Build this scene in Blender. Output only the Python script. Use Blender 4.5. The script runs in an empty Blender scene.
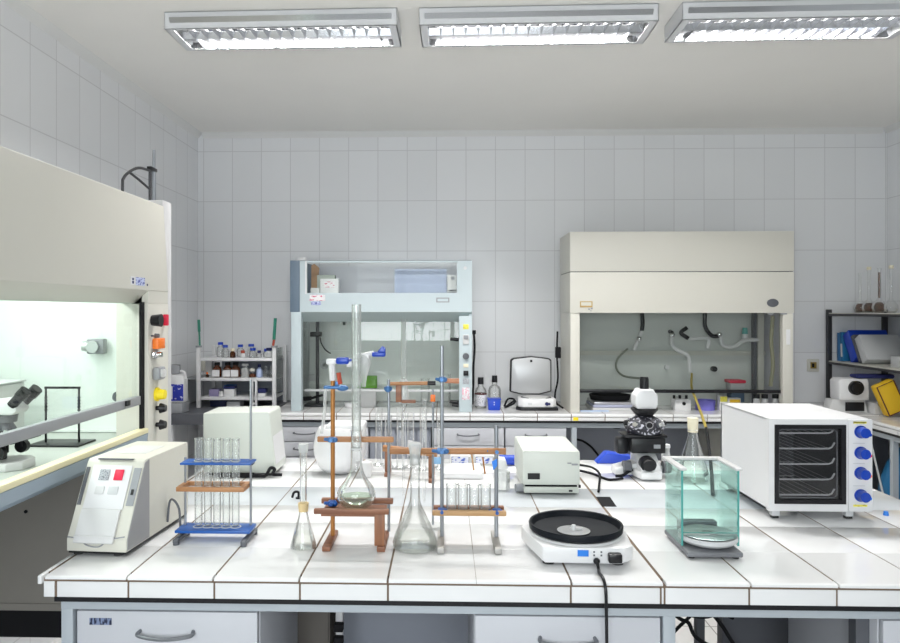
import bpy, bmesh, math, random
from mathutils import Vector, Matrix
random.seed(4)
PI = math.pi
sc = bpy.context.scene
COL = sc.collection

# ------------------------------------------------------------------ materials
def new_mat(name):
    m = bpy.data.materials.new(name); m.use_nodes = True
    nt = m.node_tree; nt.nodes.clear()
    out = nt.nodes.new('ShaderNodeOutputMaterial')
    return m, nt, out

def link(nt, a, b): nt.links.new(a, b)

def mat(name, col, rough=.5, metal=0., spec=.5, var=.0, scale=20., bump=0., coat=0.):
    """Principled surface with a faint procedural noise in colour / relief."""
    m, nt, out = new_mat(name)
    p = nt.nodes.new('ShaderNodeBsdfPrincipled')
    p.inputs['Base Color'].default_value = (*col, 1)
    p.inputs['Roughness'].default_value = rough
    p.inputs['Metallic'].default_value = metal
    p.inputs['Specular IOR Level'].default_value = spec
    p.inputs['Coat Weight'].default_value = coat
    if var or bump:
        tc = nt.nodes.new('ShaderNodeTexCoord')
        nz = nt.nodes.new('ShaderNodeTexNoise'); nz.inputs['Scale'].default_value = scale
        nz.inputs['Detail'].default_value = 4
        link(nt, tc.outputs['Object'], nz.inputs['Vector'])
        if var:
            mx = nt.nodes.new('ShaderNodeMix'); mx.data_type = 'RGBA'
            mx.inputs[6].default_value = (*[c*(1-var) for c in col], 1)
            mx.inputs[7].default_value = (*[min(1, c*(1+var)) for c in col], 1)
            link(nt, nz.outputs['Fac'], mx.inputs[0]); link(nt, mx.outputs[2], p.inputs['Base Color'])
        if bump:
            b = nt.nodes.new('ShaderNodeBump'); b.inputs['Strength'].default_value = bump
            b.inputs['Distance'].default_value = .002
            link(nt, nz.outputs['Fac'], b.inputs['Height']); link(nt, b.outputs['Normal'], p.inputs['Normal'])
    link(nt, p.outputs[0], out.inputs[0])
    return m

def wood(name, a, b, axis='X'):
    m, nt, out = new_mat(name)
    p = nt.nodes.new('ShaderNodeBsdfPrincipled'); p.inputs['Roughness'].default_value = .5
    tc = nt.nodes.new('ShaderNodeTexCoord'); mp = nt.nodes.new('ShaderNodeMapping')
    s = {'X': (4, 60, 60), 'Z': (60, 60, 4)}[axis]; mp.inputs['Scale'].default_value = s
    nz = nt.nodes.new('ShaderNodeTexNoise'); nz.inputs['Scale'].default_value = 1.6; nz.inputs['Detail'].default_value = 5
    cr = nt.nodes.new('ShaderNodeValToRGB')
    cr.color_ramp.elements[0].color = (*a, 1); cr.color_ramp.elements[1].color = (*b, 1)
    cr.color_ramp.elements[0].position = .35; cr.color_ramp.elements[1].position = .65
    link(nt, tc.outputs['Object'], mp.inputs[0]); link(nt, mp.outputs[0], nz.inputs['Vector'])
    link(nt, nz.outputs['Fac'], cr.inputs[0]); link(nt, cr.outputs[0], p.inputs['Base Color'])
    link(nt, p.outputs[0], out.inputs[0]); return m

def tile_mat(name, axes, col, grout, bw, bh, ox, oz, mortar=.004, rough=.22, var=.02, off=0.):
    """Glazed tiles laid in a grid; axes say which object axes run along/up the wall."""
    m, nt, out = new_mat(name)
    p = nt.nodes.new('ShaderNodeBsdfPrincipled'); p.inputs['Roughness'].default_value = rough
    tc = nt.nodes.new('ShaderNodeTexCoord'); sp = nt.nodes.new('ShaderNodeSeparateXYZ')
    cb = nt.nodes.new('ShaderNodeCombineXYZ')
    link(nt, tc.outputs['Object'], sp.inputs[0])
    for i, (ax, o) in enumerate(zip(axes, (ox, oz))):
        ad = nt.nodes.new('ShaderNodeMath'); ad.operation = 'ADD'; ad.inputs[1].default_value = o
        link(nt, sp.outputs['XYZ'.index(ax)], ad.inputs[0]); link(nt, ad.outputs[0], cb.inputs[i])
    br = nt.nodes.new('ShaderNodeTexBrick'); br.offset = off; br.squash = 1
    br.inputs['Scale'].default_value = 1; br.inputs['Brick Width'].default_value = bw
    br.inputs['Row Height'].default_value = bh; br.inputs['Mortar Size'].default_value = mortar/2
    br.inputs['Mortar Smooth'].default_value = .1; br.inputs['Bias'].default_value = 0
    br.inputs['Color1'].default_value = (*[c*(1-var) for c in col], 1)
    br.inputs['Color2'].default_value = (*[c*(1+var) for c in col], 1)
    br.inputs['Mortar'].default_value = (*grout, 1)
    link(nt, cb.outputs[0], br.inputs['Vector']); link(nt, br.outputs['Color'], p.inputs['Base Color'])
    bp = nt.nodes.new('ShaderNodeBump'); bp.inputs['Strength'].default_value = .25; bp.inputs['Distance'].default_value = .002
    bp.invert = True
    link(nt, br.outputs['Fac'], bp.inputs['Height']); link(nt, bp.outputs['Normal'], p.inputs['Normal'])
    link(nt, p.outputs[0], out.inputs[0]); return m

def glass(name, tint=(.97, .985, .98), edge=(.55, .6, .6), gloss=1.0, rough=.02, ior=1.45, blend=.25, haze=0.):
    """Thin clear glass: tinted see-through that darkens at grazing angles, plus a Fresnel reflection."""
    m, nt, out = new_mat(name)
    lw = nt.nodes.new('ShaderNodeLayerWeight'); lw.inputs['Blend'].default_value = blend
    mx = nt.nodes.new('ShaderNodeMix'); mx.data_type = 'RGBA'
    mx.inputs[6].default_value = (*tint, 1); mx.inputs[7].default_value = (*edge, 1)
    link(nt, lw.outputs['Facing'], mx.inputs[0])
    tr = nt.nodes.new('ShaderNodeBsdfTransparent'); link(nt, mx.outputs[2], tr.inputs[0])
    gl = nt.nodes.new('ShaderNodeBsdfGlossy'); gl.inputs['Roughness'].default_value = rough
    fr = nt.nodes.new('ShaderNodeFresnel'); fr.inputs['IOR'].default_value = ior
    ml = nt.nodes.new('ShaderNodeMath'); ml.operation = 'MULTIPLY'; ml.inputs[1].default_value = gloss
    link(nt, fr.outputs[0], ml.inputs[0])
    ms = nt.nodes.new('ShaderNodeMixShader')
    body = tr.outputs[0]
    if haze:
        df = nt.nodes.new('ShaderNodeBsdfDiffuse'); df.inputs[0].default_value = (.9, .92, .91, 1)
        mh = nt.nodes.new('ShaderNodeMixShader')
        hz = nt.nodes.new('ShaderNodeMath'); hz.operation = 'MULTIPLY_ADD'; hz.inputs[1].default_value = haze*3; hz.inputs[2].default_value = haze
        link(nt, lw.outputs['Facing'], hz.inputs[0]); link(nt, hz.outputs[0], mh.inputs[0])
        link(nt, tr.outputs[0], mh.inputs[1]); link(nt, df.outputs[0], mh.inputs[2]); body = mh.outputs[0]
    link(nt, ml.outputs[0], ms.inputs[0]); link(nt, body, ms.inputs[1]); link(nt, gl.outputs[0], ms.inputs[2])
    link(nt, ms.outputs[0], out.inputs[0]); return m

def emit(name, col, st):
    m, nt, out = new_mat(name)
    e = nt.nodes.new('ShaderNodeEmission'); e.inputs[0].default_value = (*col, 1); e.inputs[1].default_value = st
    link(nt, e.outputs[0], out.inputs[0]); return m

def sign_mat(name, bg, ink, rows=60., cols=140., thr=.5):
    """Printed label: a ground with lines of unreadable small print."""
    m, nt, out = new_mat(name)
    p = nt.nodes.new('ShaderNodeBsdfPrincipled'); p.inputs['Roughness'].default_value = .5
    tc = nt.nodes.new('ShaderNodeTexCoord'); mp = nt.nodes.new('ShaderNodeMapping')
    mp.inputs['Scale'].default_value = (cols, cols, rows)
    nz = nt.nodes.new('ShaderNodeTexNoise'); nz.inputs['Scale'].default_value = 1; nz.inputs['Detail'].default_value = 1
    cr = nt.nodes.new('ShaderNodeValToRGB'); cr.color_ramp.interpolation = 'LINEAR'
    cr.color_ramp.elements[0].position = thr; cr.color_ramp.elements[1].position = thr+.08
    cr.color_ramp.elements[0].color = (*bg, 1); cr.color_ramp.elements[1].color = (*ink, 1)
    link(nt, tc.outputs['Object'], mp.inputs[0]); link(nt, mp.outputs[0], nz.inputs['Vector'])
    link(nt, nz.outputs['Fac'], cr.inputs[0]); link(nt, cr.outputs[0], p.inputs['Base Color'])
    link(nt, p.outputs[0], out.inputs[0]); return m

WT = (.80, .81, .83); GR = (.64, .64, .66)
M = dict(
    wall_xz=tile_mat('wall_tile_back', 'XZ', WT, GR, .2, .343, 1.66+20, -2.181+34.3, .005),
    wall_yz=tile_mat('wall_tile_side', 'YZ', WT, GR, .2, .343, 20.1, -2.181+34.3, .005),
    floor=tile_mat('floor_tile', 'XY', (.72, .71, .70), (.25, .24, .23), .3, .3, 30, 30, .006, .3, .04),
    ceiling=mat('ceiling_paint', (.88, .865, .83), .9, var=.02, scale=3),
    cove=mat('cove_paint', (.76, .76, .75), .8, var=.01),
    tile=mat('bench_tile', (.82, .82, .825), .18, var=.008, scale=4, coat=.3),
    grout=mat('bench_grout', (.17, .12, .085), .9, var=.2, scale=60),
    strip=mat('bench_strip', (.55, .58, .61), .22, var=.02, scale=5),
    frame=mat('grey_frame_paint', (.42, .46, .50), .4, var=.03),
    black=mat('black_plastic', (.010, .010, .012), .35, spec=.35),
    blackm=mat('black_matt', (.014, .014, .016), .75, spec=.15),
    rubber=mat('black_rubber', (.025, .025, .025), .75),
    cab=mat('cabinet_white', (.55, .56, .60), .4, var=.015, scale=3),
    panel=mat('grey_panel', (.27, .29, .34), .5, var=.05, scale=4),
    panel2=mat('brown_panel', (.22, .20, .18), .6, var=.05, scale=4),
    dark=mat('dark_recess', (.05, .05, .055), .8),
    handle=mat('handle_grey', (.22, .23, .25), .35, .6),
    cream=mat('cream_paint', (.64, .63, .56), .4, var=.012, scale=3),
    cream2=mat('hood_cream_paint', (.63, .615, .555), .42, var=.012, scale=3),
    cream3=mat('instrument_cream', (.62, .65, .60), .4, var=.012, scale=5),
    white=mat('white_plastic', (.74, .74, .75), .35, var=.008),
    offwhite=mat('off_white_plastic', (.64, .64, .64), .4, var=.01),
    chamber=mat('chamber_white', (.80, .85, .82), .45, var=.01, scale=3),
    chamber_floor=mat('chamber_floor', (.50, .54, .50), .35, var=.04, scale=9),
    yedge=mat('pale_yellow_edge', (.80, .74, .48), .5, var=.03),
    bluegrey=mat('blue_grey_paint', (.52, .60, .63), .4, var=.012, scale=3),
    bluedark=mat('slate_blue_paint', (.13, .18, .24), .45, var=.02),
    apron=mat('apron_blue_grey', (.33, .40, .47), .45, var=.02),
    brownwall=mat('side_panel_taupe', (.30, .28, .25), .6, var=.03),
    steel=mat('brushed_steel', (.60, .61, .62), .3, 1.),
    chrome=mat('chrome', (.82, .82, .83), .12, 1.),
    rod=mat('grey_rod', (.34, .36, .39), .35, .8),
    iron=mat('cast_foot', (.42, .41, .39), .55, .4, var=.1, scale=80),
    darksteel=mat('dark_steel', (.06, .06, .065), .45, .5, var=.05),
    rackwire=mat('rack_wire', (.80, .80, .80), .3),
    alu=mat('louvre_aluminium', (.74, .75, .78), .14, 1.),
    fixture=mat('fixture_grey', (.70, .71, .73), .45),
    blue=mat('clamp_blue', (.006, .085, .36), .35),
    knob=mat('knob_blue', (.005, .05, .42), .3),
    brightblue=mat('bright_blue', (.012, .06, .50), .4),
    steelblue=mat('clamp_steel_blue', (.06, .17, .38), .4, .3),
    navy=mat('navy_cloth', (.01, .015, .10), .7),
    green=mat('green_card', (.12, .36, .02), .6),
    greenpen=mat('green_pen', (.02, .22, .15), .5),
    red=mat('signal_red', (.75, .01, .06), .4),
    redrub=mat('red_rubber', (.42, .06, .03), .6),
    orange=mat('orange_plastic', (.90, .20, .02), .4),
    yellow=mat('yellow_plastic', (.90, .72, .02), .4),
    yellowcase=mat('yellow_case', (.74, .46, .015), .5, var=.05),
    maroon=mat('maroon_piping', (.10, .02, .02), .6),
    cork=mat('cork', (.68, .52, .28), .8, var=.15, scale=90),
    stopper=mat('pale_stopper', (.80, .74, .56), .6),
    woodX=wood('orange_wood', (.34, .155, .065), (.46, .23, .10)),
    woodZ=wood('orange_wood_upright', (.33, .12, .04), (.46, .19, .07), 'Z'),
    woodD=wood('red_brown_wood', (.19, .075, .04), (.29, .125, .065)),
    woodDZ=wood('red_brown_wood_upright', (.21, .085, .042), (.31, .135, .065), 'Z'),
    woodL=wood('light_wood', (.42, .24, .10), (.56, .34, .16)),
    brownrod=mat('brown_rod', (.40, .17, .04), .4, .3),
    dgrey=mat('dark_grey_plastic', (.10, .105, .12), .45),
    mgrey=mat('mid_grey_plastic', (.30, .31, .33), .45, var=.02),
    bargrey=mat('sash_bar_grey', (.30, .31, .33), .5),
    lgrey=mat('light_grey_plastic', (.58, .59, .60), .4),
    dish=mat('dish_enamel', (.005, .007, .011), .5, spec=.2),
    dial=mat('dial_blue', (.02, .20, .72), .4),
    teal=mat('teal_glass_edge', (.08, .36, .33), .2),
    skyblue=mat('turquoise_wrap', (.015, .16, .36), .35),
    amber=glass('amber_liquid', (.42, .22, .08), (.10, .04, .01), 1.),
    amberglass=mat('brown_bottle_glass', (.10, .03, .012), .12, coat=.4),
    glass=glass('clear_glass', (.997, .999, .997), (.88, .90, .89), .7, blend=.14, haze=.065),
    glassh=glass('milky_glass', (.97, .98, .97), (.82, .85, .84), .7, blend=.15, haze=.12),
    glassw=glass('frosted_glass', (.98, .985, .98), (.90, .92, .91), .7, .25, haze=.30),
    sash=glass('sash_glass', (.97, .985, .975), (.8, .87, .84), .8),
    sashg=glass('grey_sash_glass', (.935, .945, .938), (.75, .8, .77), .7),
    chglass=glass('chamber_sash_glass', (.985, .995, .99), (.93, .97, .95), .10),
    pane=glass('window_glass', (.97, .98, .98), (.8, .85, .85), .6),
    tealglass=glass('teal_glass', (.895, .982, .962), (.66, .91, .87), .45, blend=.10, haze=.03),
    ovenglass=glass('oven_glass', (.86, .86, .87), (.6, .6, .6), .9),
    liquid=glass('pale_liquid', (.985, .99, .97), (.88, .91, .85), .4, blend=.12),
    greenliquid=glass('green_liquid', (.86, .92, .82), (.62, .72, .58), .5, blend=.12),
    tube=emit('lamp_tube_glow', (1, .99, .97), 14),
    hoodtube=emit('hood_tube_glow', (.93, 1, .97), 6),
    lab_blue=sign_mat('label_blue_print', (.55, .60, .82), (.06, .08, .35), 300, 90),
    lab_white=sign_mat('label_white_print', (.82, .82, .84), (.25, .25, .3), 260, 160, .56),
    lab_red=sign_mat('label_red_print', (.82, .80, .82), (.62, .08, .18), 160, 60, .58),
    lab_pink=sign_mat('label_pink_print', (.78, .80, .82), (.75, .35, .45), 160, 90, .5),
    lab_dark=sign_mat('sticker_dark_print', (.20, .25, .40), (.01, .015, .05), 60, 220, .48),
    lab_jug=sign_mat('label_jug_print', (.015, .03, .35), (.55, .55, .75), 60, 40, .62),
    lab_yellow=sign_mat('label_yellow_print', (.85, .78, .10), (.35, .30, .02), 300, 200, .6),
    lab_grey=sign_mat('button_grey_print', (.45, .47, .50), (.2, .21, .24), 400, 300, .5),
    camo=sign_mat('turret_mottled_metal', (.02, .02, .03), (.55, .55, .62), 90, 90, .56),
)

# ------------------------------------------------------------------ mesh builder
class MB:
    def __init__(s): s.bm = bmesh.new()
    def _merge(s, b, mi, smooth):
        for f in b.faces: f.material_index = mi; f.smooth = smooth
        me = bpy.data.meshes.new('tmp'); b.to_mesh(me); b.free()
        s.bm.from_mesh(me); bpy.data.meshes.remove(me)
        return s
    def box(s, x0, x1, y0, y1, z0, z1, m=0, bev=0., seg=2, rot=None):
        b = bmesh.new(); bmesh.ops.create_cube(b, size=1)
        for v in b.verts:
            v.co = Vector(((x0+x1)/2+v.co.x*(x1-x0), (y0+y1)/2+v.co.y*(y1-y0), (z0+z1)/2+v.co.z*(z1-z0)))
        if bev: bmesh.ops.bevel(b, geom=b.edges[:], offset=bev, segments=seg, profile=.5, affect='EDGES')
        if rot: b.transform(rot)
        return s._merge(b, m, bool(bev))
    def cyl(s, p0, p1, r0, r1=None, n=20, m=0, smooth=True):
        r1 = r0 if r1 is None else r1
        p0, p1 = Vector(p0), Vector(p1); d = p1-p0; L = d.length
        b = bmesh.new(); bmesh.ops.create_cone(b, cap_ends=True, segments=n, radius1=r0, radius2=max(r1, 1e-5), depth=L)
        q = Vector((0, 0, 1)).rotation_difference(d.normalized())
        b.transform(Matrix.Translation((p0+p1)/2) @ q.to_matrix().to_4x4())
        s._merge(b, m, smooth)
        return s
    def lathe(s, prof, c=(0, 0, 0), n=32, m=0, closed=False, sx=1, sy=1, rot=None):
        b = bmesh.new(); rings = []
        for r, z in prof:
            if r < 1e-6: rings.append([b.verts.new((0, 0, z))])
            else: rings.append([b.verts.new((r*math.cos(2*PI*i/n)*sx, r*math.sin(2*PI*i/n)*sy, z)) for i in range(n)])
        for A, B in zip(rings, rings[1:]):
            for i in range(n):
                j = (i+1) % n
                if len(A) == 1 and len(B) == 1: continue
                if len(A) == 1: b.faces.new((A[0], B[j], B[i]))
                elif len(B) == 1: b.faces.new((A[i], A[j], B[0]))
                else: b.faces.new((A[i], A[j], B[j], B[i]))
        bmesh.ops.recalc_face_normals(b, faces=b.faces[:])
        mt = Matrix.Translation(c)
        if rot: mt = mt @ rot
        b.transform(mt)
        return s._merge(b, m, True)
    def tube(s, pts, r, n=8, m=0, sub=6, smooth=True):
        P = [Vector(p) for p in pts]
        if smooth and len(P) > 2:
            Q = []
            E = [P[0]*2-P[1]] + P + [P[-1]*2-P[-2]]
            for i in range(1, len(E)-2):
                a, b_, c, d = E[i-1:i+3]
                for k in range(sub):
                    t = k/sub
                    Q.append(.5*((2*b_)+(c-a)*t+(2*a-5*b_+4*c-d)*t*t+(3*b_-a-3*c+d)*t**3))
            Q.append(P[-1]); P = Q
        b = bmesh.new(); rings = []; nrm = None
        for i, p in enumerate(P):
            t = (P[min(i+1, len(P)-1)]-P[max(i-1, 0)]).normalized()
            if nrm is None: nrm = t.orthogonal().normalized()
            else:
                nrm = nrm-t*nrm.dot(t); nrm = nrm.normalized() if nrm.length > 1e-6 else t.orthogonal().normalized()
            bi = t.cross(nrm)
            rings.append([b.verts.new(p+r*(math.cos(2*PI*k/n)*nrm+math.sin(2*PI*k/n)*bi)) for k in range(n)])
        for A, B in zip(rings, rings[1:]):
            for k in range(n): b.faces.new((A[k], A[(k+1) % n], B[(k+1) % n], B[k]))
        b.faces.new(rings[0][::-1]); b.faces.new(rings[-1])
        return s._merge(b, m, True)
    def prism(s, poly, axis, a, b2, m=0, bev=0., seg=2, rot=None):
        """polygon in the plane across `axis`, extruded from a to b2. X: (y,z)  Y: (x,z)  Z: (x,y)"""
        b = bmesh.new()
        def P(u, v, t): return {'X': (t, u, v), 'Y': (u, t, v), 'Z': (u, v, t)}[axis]
        A = [b.verts.new(P(u, v, a)) for u, v in poly]; B = [b.verts.new(P(u, v, b2)) for u, v in poly]
        b.faces.new(A); b.faces.new(B[::-1])
        for i in range(len(A)):
            j = (i+1) % len(A); b.faces.new((A[i], B[i], B[j], A[j]))
        bmesh.ops.recalc_face_normals(b, faces=b.faces[:])
        if bev: bmesh.ops.bevel(b, geom=b.edges[:], offset=bev, segments=seg, profile=.5, affect='EDGES')
        if rot: b.transform(rot)
        return s._merge(b, m, bool(bev))
    def ball(s, c, r, m=0, sc_=(1, 1, 1), u=16, v=10, rot=None):
        b = bmesh.new(); bmesh.ops.create_uvsphere(b, u_segments=u, v_segments=v, radius=r)
        mt = Matrix.Translation(c)
        if rot: mt = mt @ rot
        b.transform(mt @ Matrix.Diagonal((*sc_, 1)))
        return s._merge(b, m, True)
    def quadring(s, x0, x1, z0, z1, ix0, ix1, iz0, iz1, y0, y1, m=0):
        """a plate facing -Y with a rectangular opening"""
        s.box(x0, ix0, y0, y1, z0, z1, m); s.box(ix1, x1, y0, y1, z0, z1, m)
        s.box(ix0, ix1, y0, y1, z0, iz0, m); s.box(ix0, ix1, y0, y1, iz1, z1, m)
        return s

def origin_of(o):
    v = Vector((0, 0, 0))
    while o is not None: v += o.location; o = o.parent
    return v

def sharpen(bm):
    for e in bm.edges:
        if len(e.link_faces) == 2 and e.link_faces[0].normal.angle(e.link_faces[1].normal, 0) > math.radians(42): e.smooth = False

def obj(name, mb, mats, parent=None, at=None, local=False):
    """Link the builder's shapes as ONE mesh object. Shapes are given in world metres unless local."""
    bm = mb.bm; bm.normal_update(); sharpen(bm)
    off = Vector((0, 0, 0)) if local else (origin_of(parent) if parent else Vector((0, 0, 0)))
    if at is not None:
        a = Vector(at)
        if not local: off = a if parent is None else a
    if off.length: bm.transform(Matrix.Translation(-off))
    me = bpy.data.meshes.new(name); bm.to_mesh(me); bm.free()
    for m in (mats if isinstance(mats, (list, tuple)) else [mats]): me.materials.append(M[m] if isinstance(m, str) else m)
    o = bpy.data.objects.new(name, me); COL.objects.link(o)
    if parent: o.parent = parent
    if at is not None:
        o.location = Vector(at) - (origin_of(parent) if parent else Vector((0, 0, 0)))
    return o

def tag(o, label, cat, group=None, kind=None):
    o['label'] = label
    if cat: o['category'] = cat
    if group: o['group'] = group
    if kind: o['kind'] = kind
    return o

def thing(name, label, cat, loc, rz=0, group=None):
    o = bpy.data.objects.new(name, None); COL.objects.link(o)
    o.empty_display_size = .05
    o.location = loc; o.rotation_euler = (0, 0, rz)
    return tag(o, label, cat, group)

def single(name, mb, mats, at, label, cat, group=None, local=False, rz=0):
    o = obj(name, mb, mats, at=at, local=local); o.rotation_euler = (0, 0, rz)
    return tag(o, label, cat, group)

def struct(name, mb, mats, label=None, parent=None):
    o = obj(name, mb, mats, parent)
    if parent is None:
        o['kind'] = 'structure'
        if label: o['label'] = label; o['category'] = name.split('_')[0]
    return o

def dup(root, loc, rz=None, label=None, scale=None):
    """A copy of a thing with copies of its parts and their sub-parts."""
    r = root.copy(); COL.objects.link(r); r.location = loc
    if rz is not None: r.rotation_euler = (0, 0, rz)
    if label: r['label'] = label
    if scale: r.scale = (scale,)*3 if isinstance(scale, (int, float)) else scale
    for ch in list(root.children):
        c = ch.copy(); COL.objects.link(c); c.parent = r
        for g in list(ch.children):
            d = g.copy(); COL.objects.link(d); d.parent = c
    return r

def RZ(deg, c=(0, 0, 0)):
    return Matrix.Translation(c) @ Matrix.Rotation(math.radians(deg), 4, 'Z') @ Matrix.Translation(-Vector(c))
def RX(deg, c=(0, 0, 0)):
    return Matrix.Translation(c) @ Matrix.Rotation(math.radians(deg), 4, 'X') @ Matrix.Translation(-Vector(c))
def RY(deg, c=(0, 0, 0)):
    return Matrix.Translation(c) @ Matrix.Rotation(math.radians(deg), 4, 'Y') @ Matrix.Translation(-Vector(c))

# ------------------------------------------------------------------ the room
XL, XR, YF, YB, ZC = -1.70, 2.95, -1.30, 4.90, 2.65
struct('floor', MB().box(XL-.1, XR+.1, YF-.1, YB+.1, -.1, 0), 'floor', 'grey tiled laboratory floor under the benches')
struct('ceiling', MB().box(XL-.1, XR+.1, YF-.1, YB+.1, ZC, ZC+.1), 'ceiling', 'plain pale painted ceiling above the laboratory')
struct('wall_back', MB().box(XL-.1, XR+.1, YB, YB+.1, 0, ZC), 'wall_xz', 'tall white tiled wall behind the two small fume hoods')
struct('wall_left', MB().box(XL-.1, XL, YF, YB, 0, ZC), 'wall_yz', 'white tiled side wall behind the big lit hood')
struct('wall_right', MB().box(XR, XR+.1, YF, YB, 0, ZC), 'wall_yz', 'white tiled side wall beside the dark metal shelf')
WX0, WX1, WZ0, WZ1 = -1.30, .80, .95, 2.30
struct('wall_front', MB().quadring(XL-.1, XR+.1, 0, ZC, WX0, WX1, WZ0, WZ1, YF-.1, YF), 'wall_xz', 'tiled wall with a wide window facing the benches')
t = .035
mb = MB()
for a, b in ((XL, YF), (XR-t, YF)):
    mb.prism([(a, ZC-t) if a < 0 else (a+t, ZC-t), (a, ZC), (a+t, ZC)], 'Y', YF, YB)
struct('trim_1', mb, 'cove', 'pale coving along the side walls under the ceiling')
struct('trim_2', MB().prism([(YB-t, ZC), (YB, ZC), (YB, ZC-t)], 'X', XL+t, XR-t), 'cove', 'pale coving along the back wall under the ceiling')
win = MB()
win.quadring(WX0, WX1, WZ0, WZ1, WX0+.06, WX1-.06, WZ0+.06, WZ1-.06, YF-.08, YF-.02)
for x in (-.6, .1): win.box(x-.03, x+.03, YF-.07, YF-.03, WZ0+.06, WZ1-.06)
win.box(WX0+.06, WX1-.06, YF-.068, YF-.032, 1.83, 1.88)
w = struct('window_1', win, 'white', 'white framed window opposite the fume hoods')
struct('window_glass', MB().box(WX0+.05, WX1-.05, YF-.052, YF-.048, WZ0+.05, WZ1-.05), 'pane', parent=w)

# ------------------------------------------------------------------ ceiling lamps
def louvre_lamp(cx, cy, rz, label):
    L, W, H = .95, .245, .07
    tpt = thing('ceiling_light', label, 'ceiling light', (cx, cy, ZC-.0005), math.radians(rz), 'louvred lamps across the ceiling')
    x, y = L/2, W/2
    ix, iy = x-.032, y-.014
    h = MB()
    h.box(-x, x, -y, -y+.004, -H, 0); h.box(-x, x, y-.004, y, -H, 0)
    h.box(-x, -x+.004, -y, y, -H, 0); h.box(x-.004, x, -y, y, -H, 0)
    h.box(-x, x, -y, y, -.004, 0)
    h.box(-x, x, -y, -iy, -H, -H+.003); h.box(-x, x, iy, y, -H, -H+.003)
    h.box(-x, -ix, -iy, iy, -H, -H+.003); h.box(ix, x, -iy, iy, -H, -H+.003)
    obj('housing', h, 'fixture', tpt, local=True)
    r = MB()
    r.prism([(-iy, -.064), (-iy-.02, -.03), (-.05, -.006), (0, -.02), (.05, -.006), (iy+.02, -.03), (iy, -.064), (iy+.004, -.064), (iy+.024, -.026), (.052, -.0045), (-.052, -.0045), (-iy-.024, -.026), (-iy-.004, -.064)], 'X', -ix-.01, ix+.01)
    obj('reflector', r, 'alu', tpt, local=True)
    for sy in (-.045, .045):
        obj('lamp_tube', MB().cyl((-ix+.03, sy, -.026), (ix-.03, sy, -.026), .008, n=10), 'tube', tpt, local=True)
        obj('tube_holder', MB().box(-ix+.002, -ix+.03, sy-.013, sy+.013, -.042, -.008, 0, .002).box(ix-.03, ix-.002, sy-.013, sy+.013, -.042, -.008, 0, .002), 'lgrey', tpt, local=True)
    g = MB()
    n = 17
    for i in range(1, n):
        xx = -ix+2*ix*i/n
        g.prism([(xx-.0012, -.0665), (xx+.0012, -.0665), (xx+.0075, -.040), (xx-.0075, -.040)], 'Y', -iy, iy)
    g.prism([(-.0015, -.0665), (.0015, -.0665), (.012, -.040), (-.012, -.040)], 'X', -ix, ix)
    for s in (-1, 1):
        g.prism([(s*iy, -.0665), (s*(iy-.003), -.0665), (s*(iy-.001), -.040), (s*iy, -.040)], 'X', -ix, ix)
    obj('louvre', g, 'alu', tpt, local=True)
    for sy in (-.045, .045):
        ld = bpy.data.lights.new('lamp_light', 'AREA'); ld.shape = 'RECTANGLE'; ld.size = .82; ld.size_y = .018
        ld.energy = LAMP; ld.color = (1, .985, .96)
        lo = bpy.data.objects.new('lamp_light', ld); COL.objects.link(lo); lo.parent = tpt; lo.location = (0, sy, -.0355)
    return tpt
LAMP = 21
louvre_lamp(-.668, 3.018, -.9, 'louvred ceiling lamp nearest the big lit hood on the left wall')
louvre_lamp(.372, 3.008, -.9, 'middle louvred ceiling lamp above the instrument bench')
louvre_lamp(1.412, 2.985, -.9, 'louvred ceiling lamp on the right, above the white oven')

# daylight at the window
ld = bpy.data.lights.new('window_daylight', 'AREA'); ld.shape = 'RECTANGLE'; ld.size = WX1-WX0-.1; ld.size_y = WZ1-WZ0-.1
ld.energy = 110; ld.color = (.95, .98, 1)
lo = bpy.data.objects.new('window_daylight', ld); COL.objects.link(lo)
lo.location = ((WX0+WX1)/2, YF-.16, (WZ0+WZ1)/2); lo.rotation_euler = (PI/2, 0, 0)
wd = bpy.data.worlds.new('sky'); sc.world = wd; wd.use_nodes = True
wd.node_tree.nodes['Background'].inputs[0].default_value = (.75, .85, 1, 1)
wd.node_tree.nodes['Background'].inputs[1].default_value = .6

# ------------------------------------------------------------------ the island bench in front
BT = .82                                   # bench top
def tile_strip(mb, xs, y0, y1, z0, z1, gaps, m=0, bev=.0022):
    for i in range(len(xs)-1):
        mb.box(xs[i]+gaps[i]/2, xs[i+1]-gaps[i+1]/2, y0, y1, z0, z1, m, bev)

isl = thing('laboratory_bench', 'long island bench topped with white tiles and dark grout in the foreground', 'bench', (.27, 2.29, 0))
xs = [-.924, -.731, -.531, -.333, -.131, .07, .284, .492, .683, .877, 1.075, 1.275, 1.47]
gp = [.006, .005, .005, .005, .005, .0008, .005, .008, .005, .005, .004, .004, .004]
top = MB()
top.box(-.929, 1.472, 1.66, 2.965, .785, BT-.0012, 1)
for i in range(len(xs)-1):                  # rounded nose row
    a, b = xs[i]+gp[i]/2, xs[i+1]-gp[i+1]/2
    top.prism([(1.630, .8128), (1.630, .8145), (1.6315, .8175), (1.635, .8193), (1.640, BT), (1.8458, BT), (1.8458, .80), (1.642, .80), (1.642, .8122), (1.632, .8122)], 'X', a, b, 0)
rows = [(1.8465, 2.0645), (2.0655, 2.2475), (2.4895, 2.7285), (2.7295, 2.966)]
for y0, y1 in rows: tile_strip(top, xs, y0, y1, .80, BT, gp, 0, .0015)
xs2 = [-.924, -.531, -.131, .284, .492, .877, 1.275, 1.47]; gs = [.003]*3+[.003, .008, .003, .003, .003]
tile_strip(top, xs2, 2.2495, 2.4875, .80, BT-.0004, gs, 2, .001)
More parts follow.
